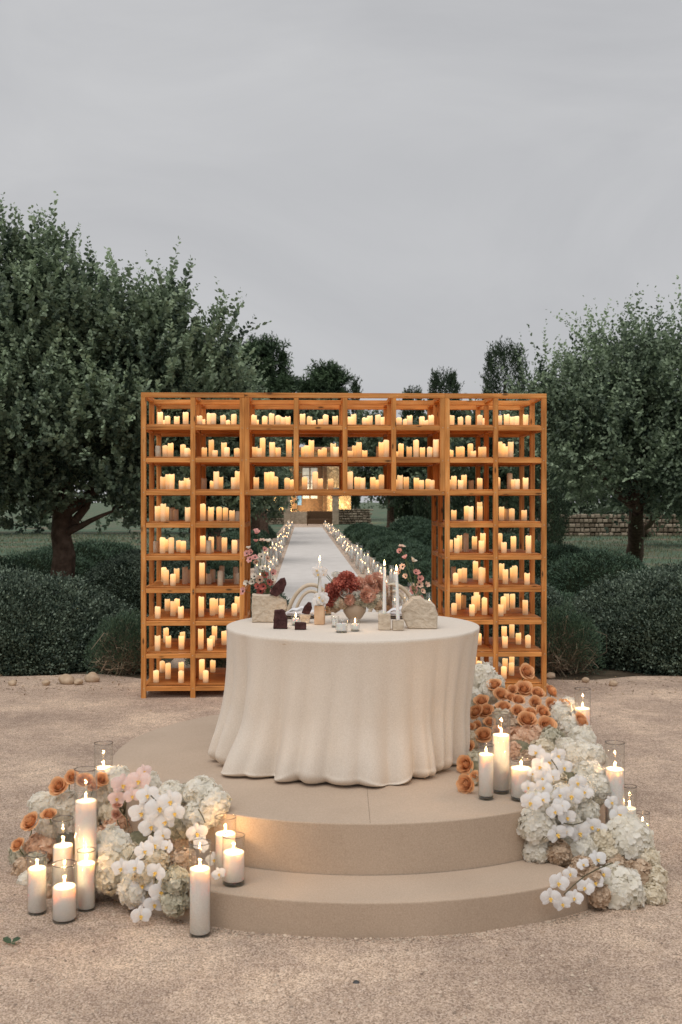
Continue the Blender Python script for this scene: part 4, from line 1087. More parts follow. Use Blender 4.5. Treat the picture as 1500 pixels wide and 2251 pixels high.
def rose_mesh(seed, mat, n=32, R=.042, Hh=.046, openn=1.0):
    rr = random.Random(seed); vs, fs, tt = [], [], []
    for i in range(n):
        t = i / (n - 1); ang = i * 2.39996 + rr.uniform(-.2, .2)
        ri = R * (.08 + .85 * t ** .95); hi = Hh * (1.15 - .48 * t ** 2 + rr.uniform(-.05, .05)); spread = 1.35 - .45 * t
        curl = (.0015 + .013 * t ** 1.6) * openn; nu, nv = 7, 5; o = len(vs); tb_ = .35 + .5 * (1 - t) * rr.random() + .2 * rr.random()
        for v in range(nv):
            fv = v / (nv - 1)
            for u in range(nu):
                fu = -1 + 2 * u / (nu - 1)
                a = ang + fu * spread * (.55 + .45 * math.sin(fv * math.pi * .62))
                rad = ri * (.45 + .55 * math.sin(min(1, fv * 1.6) * math.pi / 2)) * (1 - .45 * (1 - t) * max(0, fv - .5)) + curl * fv ** 4 * (1.5 - .8 * abs(fu)) + .0022 * fu + .0010 * math.sin(fu * 6 + i)
                z = -Hh * .35 + hi * fv * (1 - .20 * fu ** 2) - curl * .55 * fv ** 4
                vs.append((rad * math.cos(a), rad * math.sin(a), z))
        for v in range(nv - 1):
            for u in range(nu - 1):
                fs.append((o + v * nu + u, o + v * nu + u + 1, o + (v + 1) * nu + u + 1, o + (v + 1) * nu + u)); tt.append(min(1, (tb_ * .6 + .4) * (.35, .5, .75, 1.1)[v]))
    o = len(vs); m_ = 10
    for q in range(5):
        for j in range(m_):
            a = 2 * math.pi * j / m_ + q * .5; vs.append((R * .17 * math.cos(q * .38) * math.cos(a), R * .17 * math.cos(q * .38) * math.sin(a), -Hh * .1 + Hh * .72 * q / 4))
    for q in range(4):
        for j in range(m_): fs.append((o + q * m_ + j, o + q * m_ + (j + 1) % m_, o + (q + 1) * m_ + (j + 1) % m_, o + (q + 1) * m_ + j)); tt.append(.5)
    # green calyx under the head
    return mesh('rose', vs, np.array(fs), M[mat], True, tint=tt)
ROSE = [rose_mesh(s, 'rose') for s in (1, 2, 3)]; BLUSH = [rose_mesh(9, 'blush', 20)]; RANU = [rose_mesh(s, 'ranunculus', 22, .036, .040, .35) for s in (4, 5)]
def orchid_mesh(mat, seed=0):
    vs, fs, tt, mi = [], [], [], []
    rr = random.Random(seed)
    def pet(ang, L, W, zc, tw, m=0, cup=.004):
        o = len(vs); n = 12; d = Vector((math.cos(ang), math.sin(ang), 0)); s = Vector((-d.y, d.x, 0))
        ctr = d * L * .55 + Vector((0, 0, zc)); vs.append(ctr + Vector((0, 0, cup)))
        for q in (.5, 1.0):
            for j in range(n):
                g = 2 * math.pi * j / n; x = math.cos(g); y = math.sin(g)
                wid = W * (1 - .22 * x if L > .04 else 1)
                pnt = d * (L * .55 + L * .5 * x * q) + s * (wid / 2 * y * q) + Vector((0, 0, zc + cup * (1 - q * q) - .004 * q * q * (y * y) + tw * x * q + .0012 * math.sin(3 * g + ang) * q))
                vs.append(pnt)
        for j in range(n):
            k = (j + 1) % n; fs.append((o, o + 1 + j, o + 1 + k)); fs.append((o + 1 + j, o + 1 + n + j, o + 1 + n + k)); fs.append((o + 1 + j, o + 1 + n + k, o + 1 + k))
            for _ in range(3): tt.append(.5 + .5 * rr.random()); mi.append(m)
    for a in (90, 215, 325): pet(R_(a), .050, .036, -.002, .004)
    for a in (12, 168): pet(R_(a), .056, .064, .003, .006)
    pet(R_(270), .020, .013, .006, .010, 1); pet(R_(225), .012, .009, .009, .008, 1); pet(R_(315), .012, .009, .009, .008, 1)
    return mesh('orchid', vs, np.array(fs), [M[mat], M['lip']], True, tint=tt, midx=mi)
ORC = [orchid_mesh('orchid', s) for s in (1, 2)]; ORP = [orchid_mesh('orchid_pink', 3)]
def pompon(seed, mat, n, r, L, W, curl=.5, squash=1.0):
    rg = np.random.default_rng(seed); i = np.arange(n) + .5; ph = np.arccos(1 - 1.85 * i / n); th = np.pi * (1 + 5 ** .5) * i
    u = np.stack([np.cos(th) * np.sin(ph), np.sin(th) * np.sin(ph), np.cos(ph) * squash], 1); u = unit(u + rg.normal(size=(n, 3)) * .03)
    c = u * (r - L * .6) * [1, 1, squash]; tang = unit(np.cross(u, rg.normal(size=(n, 3)))); pole = np.clip((u[:, 2:3] - .5) * 2, 0, 1)
    d = unit(u * (1 - .45 * pole) + np.array([0, 0, curl]) * (1 - pole) + tang * .75 * pole + rg.normal(size=(n, 3)) * .15)
    nm = unit(-u * .4 * (1 - pole) + u * pole + np.array([0, 0, 1.0]) + rg.normal(size=(n, 3)) * .15)
    me = leaves('bloom', c, d, nm, L * (.9 + .2 * rg.random(n)), W * np.ones(n), np.clip(.15 + .85 * rg.random(n), 0, 1), M[mat], fold=.45)
    bm = bmesh.new(); bm.from_mesh(me); q = bmesh.ops.create_icosphere(bm, subdivisions=2, radius=(r - L * .35) * .95)
    for v in q['verts']: v.co.z *= squash
    bm.to_mesh(me); bm.free(); return me
DAH = [pompon(s, 'dahlia', 170, .047, .026, .016, .3) for s in (1, 2)]; CARN = [pompon(s, 'carnation', 150, .040, .026, .020, .9, .75) for s in (3, 4)]
def aim(u, rnd_=.25, roll=None):
    """euler turning local +Z along direction u with random roll"""
    v = Vector(u).normalized() + Vector((random.uniform(-1, 1), random.uniform(-1, 1), random.uniform(-1, 1))) * rnd_
    q = v.to_track_quat('Z', 'Y'); e = q @ Matrix.Rotation(random.uniform(0, 6.28) if roll is None else roll, 3, 'Z').to_quaternion()
    return e.to_euler()
def heap(name, label, ox, oy, s, hyd, roses, orchids, cap, sprays, base_pts):
    """flowers laid over stage and gravel; zoom coords (cx, cy, r[, kind])"""
    c0 = rest(*base_pts[0]); A_ = empty(name, label, 'flower arrangement', (c0.x, c0.y, 0)); ORG = Vector((c0.x, c0.y, 0))
    def capz(py):
        for (y0, z0), (y1, z1) in zip(cap[:-1], cap[1:]):
            if y0 <= py <= y1: return z0 + (z1 - z0) * (py - y0) / (y1 - y0)
        return cap[0][1] if py < cap[0][0] else 99
    pos = []
    for (x, y, r, kd) in hyd:
        px, py = ox + x / s, oy + y / s; rp = r / s
        Z0 = 5.2; 
        for _ in range(3):
            rw = rp * Z0 / F; p = rest(px, py, rw * .75, capz(py)); Z0 = p.y
        rw = rp * p.y / F; pos.append((p, rw))
        u = Vector((random.uniform(-.3, .3), -.75, .65))
        link('hydrangea', random.choice(HY_[kd]), A_, p - ORG, aim(u, .25), rw * 1.24 / .092 * Vector((1, 1, random.uniform(.82, .95))))
    for (x, y, r, m) in roses:
        px, py = ox + x / s, oy + y / s; cz = capz(py) - .10
        p = rest(px, py, .045 if (ox > 500 and x < 300 and y > 500) else .10, cz) ; sc_ = (r / s) * p.y / F / .042
        q = None
        u = Vector(((px - (ox + 400 / s)) / 200, -.75, .75 + random.uniform(-.3, .35)))
        o = link('rose', random.choice(ROSE if m == 'r' else BLUSH), A_, p - ORG, aim(u, .35), sc_)
        st = p - Vector((0, 0, .0)); dn = p + Vector((random.uniform(-.04, .04), .09, -.10)) 
        if dn.z < support(dn.x, dn.y) + .02: dn.z = support(dn.x, dn.y) + .02
        so = link('stem', tube('stem', curve_pts(st - ORG, dn - ORG, (random.uniform(-.01, .01), 0, -.01), 5), [.0026] * 5, M['stemgreen'], 6), A_)
    for (x, y, r, m) in orchids:
        px, py = ox + x / s, oy + y / s; cz = capz(py) - .10
        p = rest(px, py, .15 if m != 's' else .06, cz); sc_ = (r / s) * p.y / F / .048
        link('orchid', random.choice(ORP if m == 'p' else ORC), A_, p - ORG, aim((random.uniform(-.35, .35), -1, .35), .22, random.uniform(-.5, .5)), sc_)
    for pts in sprays:
        P_ = [rest(ox + x / s, oy + y / s, .16, capz(oy + y / s) - .11) - ORG for x, y in pts]
        P_ = [P_[0]] + [P_[i].lerp((P_[i - 1] + P_[i + 1]) / 2, .3) for i in range(1, len(P_) - 1)] + [P_[-1]]
        link('orchid_stem', tube('orchid_stem', P_, [.0032 - .0012 * i / len(P_) for i in range(len(P_))], M['stemdark'], 6), A_)
    for (px, py, r, zc) in base_pts:
        p = rest(px, py, r * .6, zc)
        bm = bmesh.new(); r *= .62; bmesh.ops.create_icosphere(bm, subdivisions=3, radius=r)
        for v in bm.verts: v.co *= 1 + .25 * noise.noise(v.co * 12 + Vector((px, 0, 0))); v.co.z *= .8
        p.y += r * 1.6; p.z = max(p.z - r * .9, .4 * r)
        link('foliage_base', from_bm('foliage_base', bm, M['moss'], True), A_, p - ORG)
    # small sage leaves tucked between heads
    n = 40 * len(pos); ids = rng.integers(0, len(pos), n); c = []
    for i in ids:
        p, r = pos[i]; c.append(p - ORG + Vector(rng.normal(size=3)).normalized() * r * .9 + Vector((0, r * .55, -r * .2)))
    c = np.array([tuple(q) for q in c]); c[:, 2] = np.maximum(c[:, 2], .012)
    link('filler_leaves', leaves('filler_leaves', c, rdir(n) + [0, -.4, 0], rdir(n), .035 * (.6 + .8 * rng.random(n)), .016 * np.ones(n), rng.random(n), M['h_green']), A_)['kind'] = 'stuff'
    return A_
W_, Cc, T_, Pp, Gr = 'white', 'cream', 'tan', 'peach', 'green'
def T4(t, kd=None): return [(float(a), float(b), float(c), d) for a, b, c, d in (q.split(',') for q in t.split())]
kn = {'w': W_, 'c': Cc, 't': T_, 'p': Pp, 'g': Gr}
def H4(t): return [(a, b, c, kn[d]) for a, b, c, d in T4(t)]
heap('flower_heap', 'left heap of white hydrangeas, orchids and a few caramel roses on gravel', 0, 1600, 2.679,
     H4('245,455,62,w 385,460,72,w 610,385,62,w 690,305,62,w 870,345,64,w 1015,400,68,w 1190,395,84,w 1265,445,70,w 280,590,52,w 650,500,55,c 655,715,98,w 650,855,92,c '
        '1010,540,62,w 795,950,76,w 1150,515,62,w 1230,520,52,w 1060,590,62,g 125,750,58,g 240,705,72,p 140,830,52,t 280,880,55,t 690,585,62,p 735,630,48,t 1050,680,64,t 1085,790,64,t '
        '1040,905,66,g 1030,1020,66,g 160,900,42,w 280,975,42,t 950,690,55,c 925,800,60,c 210,790,50,g 540,420,50,w 560,640,50,p 520,560,50,c 860,860,60,c 760,760,60,c 470,520,50,w 350,560,45,w'),
     T4('345,345,46,r 425,290,36,r 182,555,50,r 290,512,38,r 500,312,46,r 600,305,36,r 105,690,36,r 555,345,30,r 690,450,28,b 685,510,26,b'),
     T4('820,310,62,p 725,335,62,p 850,255,38,p 690,415,45,p 780,400,45,p 835,500,66,o 940,470,72,o 1005,430,62,o 890,580,62,o 975,550,62,o 1030,500,52,o 870,395,58,o 905,690,56,o 850,725,52,o 800,820,52,o '
        '960,630,44,o 715,825,52,o 950,965,62,s 840,925,56,s 800,1020,60,s 910,1040,54,s 830,1105,52,s 1160,620,56,o 1185,690,46,o 920,850,52,o 1290,860,36,s 1262,775,42,s 985,700,40,o'),
     [(1700, 5.65), (1760, 5.6), (1850, 5.5), (1960, 5.5)],
     [[(765, 370), (742, 430), (738, 500), (755, 580)], [(905, 630), (850, 660), (800, 700), (760, 780)], [(890, 400), (930, 430), (900, 450)], [(1170, 480), (1195, 520), (1210, 560)]],
     [(120, 1850, .16, 5.5), (200, 1800, .18, 5.5), (300, 1850, .18, 99), (400, 1830, .15, 99), (360, 1930, .12, 99), (250, 1740, .14, 5.6)])
heap('flower_heap', 'right heap of caramel roses, white hydrangeas and orchids spilling down the stage', 980, 1420, 3.0,
     H4('240,215,82,w 165,345,62,w 290,305,62,w 140,415,46,g 370,480,60,c 760,460,78,w 830,535,64,w 900,620,72,w 880,735,92,w 970,725,64,w 950,860,82,w 1000,925,68,w 890,950,72,w 985,1000,50,c '
        '600,1180,96,w 600,1340,76,w 740,1370,72,t 880,1330,96,w 800,1140,72,w 920,1090,72,w 1040,1290,72,c 1200,1270,122,w 1080,1365,62,c 1335,1405,62,c 1150,1615,126,w 1372,1530,72,c 1370,1650,66,c '
        '1265,1500,80,t 1010,1640,62,t 905,1460,58,t 1120,1440,62,t 505,640,82,p 600,600,62,p 705,625,68,g 440,600,52,p 410,530,60,t 190,620,52,c 195,755,50,g 205,880,46,g 440,700,55,p 330,250,50,w '
        '640,700,70,c 800,680,60,w 700,900,80,c 620,1030,80,w 760,1010,80,w 620,880,60,c 560,760,60,t 800,400,50,w 980,1520,50,t 1290,1620,60,t'),
     T4('515,285,50,r 320,260,44,r 695,300,42,r 535,170,46,r 365,322,44,r 605,310,40,r 480,358,38,r 237,365,42,r 200,437,44,r 265,432,46,r 382,405,44,r 535,490,56,r 640,437,44,r 665,522,52,r 475,430,38,r '
        '560,440,38,r 590,372,36,r 700,385,40,r 790,400,44,r 890,497,48,r 145,550,48,r 247,590,52,r 140,675,48,r 132,785,54,r 135,912,54,r 290,502,34,r 205,535,34,r 190,862,32,r 430,342,34,r 345,560,34,r 440,290,30,r'),
     T4('600,700,52,o 690,765,62,o 625,795,56,o 740,722,50,o 640,872,56,o 575,840,36,o 545,930,42,o 645,930,50,o 560,1030,60,o 637,1010,50,o 830,985,66,o 750,980,46,o 762,1050,50,o 722,1090,50,o 800,1130,52,o '
        '735,1240,60,o 792,1220,46,o 880,1232,60,o 960,1190,56,o 1005,1200,50,o 870,900,50,o 920,960,46,o 1140,1110,60,o 1092,1030,42,o 1000,1405,55,s 905,1440,38,s 745,1560,60,s 822,1500,42,s 985,1560,52,s '
        '920,1592,50,s 690,1660,60,s 770,1700,50,s 850,1660,50,s 1040,1500,46,s 780,800,50,o 700,860,50,o'),
     [(1480, 7.15), (1530, 6.95), (1580, 6.7), (1640, 6.3), (1700, 5.9), (1780, 5.4), (1850, 5.18), (1920, 5.08), (2000, 5.0)],
     [[(1100, 1430), (1000, 1470), (920, 1510), (840, 1580), (780, 1640)], [(690, 740), (730, 790), (760, 860)], [(780, 1170), (840, 1185), (900, 1165)]],
     [(1150, 1640, .16, 6.3), (1240, 1700, .17, 5.9), (1200, 1800, .12, 99), (1290, 1850, .15, 99), (1100, 1560, .15, 6.9), (1050, 1680, .08, 6.1)])

# ------------------------------------------------------------------ things on the table
def tp(px, py): return G(px, py, TZ)       # a point on the cloth top from the photo pixel of its foot
def slab(name, outline, th, m, z0=0, seed=0, rough=.004, sub=2):
    """stone slab: outline in (x, z) metres, thickness along y, rough faces"""
    bm = bmesh.new(); n = len(outline)
    # densify outline
    pts = []
    for i in range(n):
        a, b = outline[i], outline[(i + 1) % n]; L = math.hypot(b[0] - a[0], b[1] - a[1]); k = max(1, int(L / .012))
        for j in range(k): pts.append((a[0] + (b[0] - a[0]) * j / k, a[1] + (b[1] - a[1]) * j / k))
    cx = sum(p[0] for p in pts) / len(pts); cz = sum(p[1] for p in pts) / len(pts)
    layers = []
    for f, yy in [(.0, -th / 2), (.35, -th / 2), (.68, -th / 2), (.93, -th / 2), (1, -th / 2 + .008), (1, 0), (1, th / 2 - .008), (.93, th / 2), (.5, th / 2), (0, th / 2)]:
        ring = []
        if f == 0: layers.append([bm.verts.new((cx, yy, cz))]); continue
        for (x, z) in pts:
            X, Zz = cx + (x - cx) * f, cz + (z - cz) * f
            nv = noise.noise(Vector((X * 30 + seed, yy * 30, Zz * 30))) + .6 * noise.noise(Vector((X * 80 + seed, yy * 80, Zz * 80)))
            low = Zz < .004
            e = rough * nv
            ring.append(bm.verts.new((X + (0 if low else e * .8), yy + e * (1.3 if f < 1 else .5), max(0, Zz + (0 if low else e * .8)))))
        layers.append(ring)
    N = len(pts)
    for a, b in zip(layers[:-1], layers[1:]):
        if len(a) == 1:
            for j in range(N): bm.faces.new((a[0], b[(j + 1) % N], b[j]))
        elif len(b) == 1:
            for j in range(N): bm.faces.new((a[j], a[(j + 1) % N], b[0]))
        else:
            for j in range(N): bm.faces.new((a[j], a[(j + 1) % N], b[(j + 1) % N], b[j]))
    bmesh.ops.recalc_face_normals(bm, faces=bm.faces[:])
    return from_bm(name, bm, M[m])
def stone_thing(name, label, cat, px, py, outl, th, m, seed, rough=.004, rot=(0, 0, 0), group=None, dz=0):
    p = tp(px, py); k = F / p.y
    o = link(name, slab(name, [(x / k, z / k) for x, z in outl], th, m, seed=seed, rough=rough), None, (p.x, p.y + th / 2, TZ + .001 + dz), rot)
    return props(o, label, cat, group)
stone_thing('stone_vase', 'angular travertine slab vase holding the left anemones', 'stone vase', 590, 1369,
            [(-36, 0), (38, 0), (36, 22), (41, 31), (38, 48), (26, 54), (20, 62), (-4, 60), (-36, 62), (-37, 30)], .085, 'travertine', 1, .003)
stone_thing('stone_vase', 'rounded travertine boulder vase holding the right anemones', 'stone vase', 922, 1383,
            [(-22, 0), (40, 0), (41, 30), (36, 50), (28, 58), (15, 62), (4, 70), (-14, 69), (-24, 58), (-34, 50), (-38, 38), (-36, 22), (-28, 8)], .10, 'travertine', 2, .003)
stone_thing('lava_stone', 'upright dark burgundy stone standing before the left travertine vase', 'stone', 616, 1383,
            [(-15, 0), (16, 0), (15, 22), (9, 40), (4, 43), (-13, 40)], .05, 'lava', 3, .004, group='burgundy stones on the table')
stone_thing('lava_stone', 'small low dark burgundy block lying at the table front edge', 'stone', 660, 1385,
            [(-12, 0), (13, 0), (13, 15), (-12, 16)], .045, 'lava', 4, .003, group='burgundy stones on the table')
o = stone_thing('lava_stone', 'dark burgundy stone leaning on the pale wedge behind the votives', 'stone', 672, 1370,
                [(-9, 0), (8, 0), (10, 16), (5, 27), (-2, 27), (-8, 14)], .035, 'lava', 5, .003, group='burgundy stones on the table', dz=.052)
o.rotation_euler = (0, .28, 0)
stone_thing('stone_wedge', 'small pale stone wedge under the leaning burgundy stone', 'stone', 671, 1371, [(-9, 0), (9, 0), (13, 19), (-13, 19)], .045, 'travertine', 6, .002)
o = stone_thing('lava_stone', 'big burgundy stone perched tilted on the angular travertine vase', 'stone', 604, 1369,
                [(-12, 0), (4, -1), (14, 16), (12, 36), (4, 46), (-4, 40), (-12, 18)], .05, 'lava', 7, .005, group='burgundy stones on the table', dz=.158)
o.rotation_euler = (0, .42, 0); o.location.y -= .01
# stone candle blocks with tapers
def block(label, px, py, wpx, hpx, d, m, taper=None, ttop=0, tlab=None, watt=.3, tilt=0):
    p = tp(px, py); k = F / p.y; W = wpx / k; Hh = hpx / k
    o = link('candle_block', box_mesh('candle_block', W, d, Hh, M[m], .003, 2), None, (p.x, p.y + d / 2, TZ + .001 + Hh / 2), (0, 0, random.uniform(-.1, .1)))
    props(o, label, 'candle holder', 'stone taper holders')
    if taper:
        q = Vector((p.x, p.y + d / 2, TZ + Hh + .0015)); zt = E - (taper - HY) / F * q.y; L = zt - q.z
        t = empty('taper_candle', tlab, 'candle', q, 0, 'tall white taper candles'); t.rotation_euler = (0, tilt, 0)
        link('wax', lathe('wax', [(.0105, 0), (.0108, .004), (.0095, L * .5), (.0068, L - .008), (.005, L - .002), (.001, L)], M['taper'], 18), t)
        link('wick', wick_me, t, (0, 0, L + .003)); link('flame', FL, t, (0, 0, L + .007))
        l = bpy.data.lights.new('flame_light', 'POINT'); l.energy = .2; l.color = (1, .60, .28); l.shadow_soft_size = .007
        lo = bpy.data.objects.new('flame_light', l); col.objects.link(lo); lo.parent = t; lo.location = (0, 0, L + .03)
block('tall honey stone block coloured as if lit from beside, under the left taper', 703, 1374, 22, 42, .06, 'candlelit' if 'candlelit' in M else 'travertine', 1236, 0, 'tall white taper with white blossoms around it, left of the bouquet')
block('taller travertine block of the pair right of the bouquet', 846, 1386, 27, 35, .065, 'travertine', 1246, 0, 'left and taller of the two tapers right of the bouquet')
block('lower travertine block beside the rounded stone vase', 876, 1387, 24, 22, .06, 'travertine', 1257, 0, 'right taper of the pair, leaning slightly beside the rounded stone vase', tilt=-.03)
# votives
def votive(label, px, py, w_, h_, wax_f, lit=True):
    p = tp(px, py); k = F / p.y; R = w_ / k / 2; H = h_ / k
    t = empty('votive_candle', label, 'candle', (p.x, p.y + R, TZ + .001), 0, 'small glass votives on the table')
    link('glass_cup', lathe('glass_cup', [(R - .003, 0), (R - .001, .003), (R, H - .001), (R - .001, H), (R - .0025, H - .001), (R - .004, .010)], M['glass'], 32, closed=True), t)
    link('glass_base', lathe('glass_base', [(R - .004, .0005), (R - .0035, .004), (R - .005, .007)], M['base_glass'], 32), t)
    link('wax', lathe('wax', [(R - .006, .0105), (R - .0055, .012), (R - .0055, H * wax_f), (R * .5, H * wax_f - .001), (.001, H * wax_f - .002)], M['taper'], 32), t)
    link('wick', wick_me, t, (0, 0, H * wax_f + .003))
    if lit:
        link('flame', FLS, t, (0, 0, H * wax_f + .006))
        l = bpy.data.lights.new('flame_light', 'POINT'); l.energy = .12; l.color = (1, .62, .3); l.shadow_soft_size = .006
        lo = bpy.data.objects.new('flame_light', l); col.objects.link(lo); lo.parent = t; lo.location = (0, 0, H * wax_f + .028)
votive('unlit frosted glass votive in front of the taupe vase', 751, 1392, 28, 27, .72, False)
votive('lit glass votive right of the unlit pair at the table front', 781, 1389, 22, 27, .60)
votive('lit glass votive behind the small burgundy block', 650, 1376, 20, 26, .6)
votive('unlit votive half behind the frosted glass votive', 737, 1380, 18, 24, .7, False)
votive('lit votive behind the bouquet at its left foot', 706, 1354, 24, 22, .6)
# taupe vase with bouquet
vp = tp(780, 1371); k = F / (vp.y + .08)
vz = [(.034, 0), (.036, .004), (.030, .012), (.048, .034), (.066, .062), (.070, .082), (.064, .104), (.048, .122), (.044, .126), (.040, .120)]
VC = Vector((vp.x, vp.y + .06, TZ + .001))
props(link('footed_vase', lathe('footed_vase', vz, M['clay'], 40), None, VC), 'round taupe ceramic vase holding the central bouquet', 'vase')
bq = empty('bouquet', 'central bouquet of burgundy dahlias, peach carnations, white ranunculus and antique hydrangeas', 'bouquet', VC)
def bqf(nm, lib, px, py, rpx, yo, u, base=.045):
    p = P(px, py, VC.y + yo); link(nm, random.choice(lib), bq, p - VC, aim(u, .15), rpx * p.y / F / base)
for px, py, r, yo, u in [(762, 1275, 18, 0, (0, -.3, 1)), (752, 1290, 19, -.03, (-.2, -.8, .6)), (775, 1288, 18, -.02, (.2, -.7, .7)), (735, 1300, 18, -.02, (-.7, -.6, .4)), (730, 1315, 17, -.03, (-.8, -.6, 0))]: bqf('dahlia', DAH, px, py, r, yo, u)
for px, py, r, yo, u in [(788, 1286, 17, -.01, (.1, -.7, .7)), (802, 1293, 17, -.01, (.2, -.8, .5)), (815, 1281, 16, 0, (.3, -.5, .8)), (829, 1275, 16, .02, (.5, -.4, .7)), (838, 1288, 14, .03, (.8, -.4, .4)),
                         (808, 1308, 17, -.06, (.2, -1, .1)), (769, 1318, 12, -.06, (0, -1, -.1)), (741, 1277, 10, .05, (-.4, -.3, .8)), (820, 1298, 13, 0, (.5, -.8, .2))]: bqf('carnation', CARN, px, py, r, yo, u, .040)
for px, py, r, yo, u in [(757, 1302, 13, -.06, (-.1, -1, .3)), (784, 1310, 14, -.06, (.1, -1, .2)), (738, 1264, 11, .05, (-.2, -.5, .8)), (772, 1306, 8, -.05, (0, -1, .2))]: bqf('ranunculus', RANU, px, py, r, yo, u, .040)
for px, py, r, yo, kd in [(742, 1322, 15, -.03, 'green'), (752, 1326, 13, -.04, 'tan'), (737, 1333, 13, -.01, 'tan'), (786, 1320, 12, -.04, 'green'), (802, 1322, 13, -.03, 'green'), (825, 1318, 16, 0, 'green'),
                          (832, 1328, 13, -.01, 'tan'), (742, 1312, 14, 0, 'green'), (816, 1326, 12, -.03, 'green'), (800, 1300, 22, .06, 'green'), (760, 1300, 24, .06, 'green'), (838, 1305, 13, .04, 'tan'), (780, 1312, 20, .02, 'green')]:
    bqf('hydrangea', HY_[kd], px, py, r, yo, (random.uniform(-.3, .3), -1, .2), .092)
for a, b in (((716, 1258), (738, 1284)), ((716, 1265), (735, 1283))):
    link('stem', tube('stem', [P(*a, VC.y - .02) - VC, P((a[0] + b[0]) / 2, (a[1] + b[1]) / 2 + 2, VC.y - .02) - VC, P(*b, VC.y) - VC], [.002] * 3, M['stemgreen'], 6), bq)
# white blossoms around the left taper
TLp = tp(703, 1374); BB = Vector((TLp.x, TLp.y + .03, TZ + .16))
wb_ = empty('blossom_sprig', 'white butterfly blossoms clustered around the left taper', 'flower sprig', BB)
for px, py, r, yo in [(697, 1253, 9, -.025), (707, 1255, 10, -.022), (700, 1262, 9, -.03), (711, 1262, 7, .015), (703, 1312, 10, -.03), (709, 1318, 11, -.028), (700, 1322, 10, -.03), (712, 1308, 7, .01), (706, 1330, 8, -.02)]:
    p = P(px, py, BB.y + yo); link('blossom', ORC[0], wb_, p - BB, aim((0, -1, .3), .5, 0), r * 1.2 * p.y / F / .05)
link('stem', tube('stem', [P(700, 1338, BB.y - .02) - BB, P(698, 1300, BB.y - .014) - BB, P(702, 1262, BB.y - .016) - BB], [.0015] * 3, M['stemgreen'], 5), wb_)
# anemones
def anemone_mesh(mat, seed, cup):
    rr = random.Random(seed); vs, fs, tt, mi = [], [], [], []
    n = 7
    for i in range(n):
        a = 2 * math.pi * i / n + rr.uniform(-.15, .15); L = .026 * rr.uniform(.85, 1.1); Wd = .021; o = len(vs); cu = cup + rr.uniform(-.15, .15)
        for u in range(4):
            fu = u / 3; wv = Wd * math.sin(math.pi * (.12 + .78 * fu) ** .9) * .5
            for s in (-1, 0, 1):
                rad = L * fu * math.cos(cu); z = L * fu * math.sin(cu) + .003 * s * s * math.sin(fu * 3)
                x = rad; y = s * wv
                vs.append((x * math.cos(a) - y * math.sin(a), x * math.sin(a) + y * math.cos(a), z + .0006 * i))
        for u in range(3):
            for s in range(2): fs.append((o + u * 3 + s, o + u * 3 + s + 1, o + (u + 1) * 3 + s + 1, o + (u + 1) * 3 + s)); tt.append(rr.uniform(.3, 1)); mi.append(0)
    o = len(vs); m = 8
    for q, (r, z) in enumerate([(.0075, .001), (.0065, .006), (.003, .0085)]):
        for j in range(m): a = 2 * math.pi * j / m; vs.append((r * math.cos(a), r * math.sin(a), z))
    for q in range(2):
        for j in range(m): k = (j + 1) % m; fs.append((o + q * m + j, o + q * m + k, o + (q + 1) * m + k, o + (q + 1) * m + j)); tt.append(0); mi.append(1)
    fs2 = fs; tt.append(0); mi.append(1); fs2 = [tuple(f) for f in fs] + [tuple(o + 2 * m + j for j in range(m))]
    return mesh('anemone', vs, fs2, [M[mat], M['black']], True, tint=tt, midx=mi)
AN = {k: [anemone_mesh(m, s, c) for s, c in ((1, .35), (2, .8))] for k, m in (('p', 'anem_pink'), ('o', 'anem_peach'), ('w', 'anem_pale'), ('r', 'anem_red'))}
def anemones(label, root, fl, Zc):
    rt = P(*root, Zc); e = empty('anemone_spray', label, 'flowers', rt)
    for (x, y, r, kd, fx, up) in fl:
        p = P(x, y, Zc + random.uniform(-.07, .06)); u = Vector((fx, -.7 if up < .8 else -.25, up))
        link('anemone', random.choice(AN[kd]), e, p - rt, aim(u, .2), r * p.y / F / .025)
        d = (p - rt); bnd = Vector((random.uniform(-.02, .02), 0, 0)) + Vector((-d.x, 0, 0)) * .22
        link('stem', tube('stem', curve_pts((random.uniform(-.01, .01), random.uniform(-.01, .01), 0), d - u.normalized() * .001, bnd, 7), [.0016, .0015, .0014, .0013, .0012, .0012, .0012], M['stemgreen'], 5), e)
def tok(t): return [(float(a), float(b), float(c), d, float(f), float(g)) for a, b, c, d, f, g in (q.split(',') for q in t.split())]
anemones('pink and cream anemones standing loosely in the left stone vase', (590, 1320),
         tok('565,1174,11,p,0,1 564,1192,8,p,-.2,1 577,1190,9,o,0,1 589,1193,9,w,.3,1 549,1207,8,w,-.5,.9 553,1216,9,p,-.3,.6 544,1217,8,p,-.6,.5 582,1210,8,p,.3,.7 551,1230,9,p,-.5,.4 561,1226,8,p,0,.6 575,1225,10,w,0,.5 '
             '588,1228,8,o,.4,.5 564,1238,8,o,-.2,.6 600,1262,10,p,.4,.5 578,1250,8,w,0,.7 560,1268,8,w,-.4,.5 572,1275,10,o,-.2,.2 583,1265,9,r,0,.4 536,1300,10,p,-.8,.1 545,1283,9,w,-.7,.3 568,1290,9,r,-.2,.2 '
             '580,1290,11,r,0,.1 592,1280,9,r,.3,.3 573,1300,9,r,-.1,.1 588,1298,9,p,.1,.1 556,1280,9,w,-.4,.2 600,1275,9,w,.5,.4'), tp(590, 1366).y + .03)
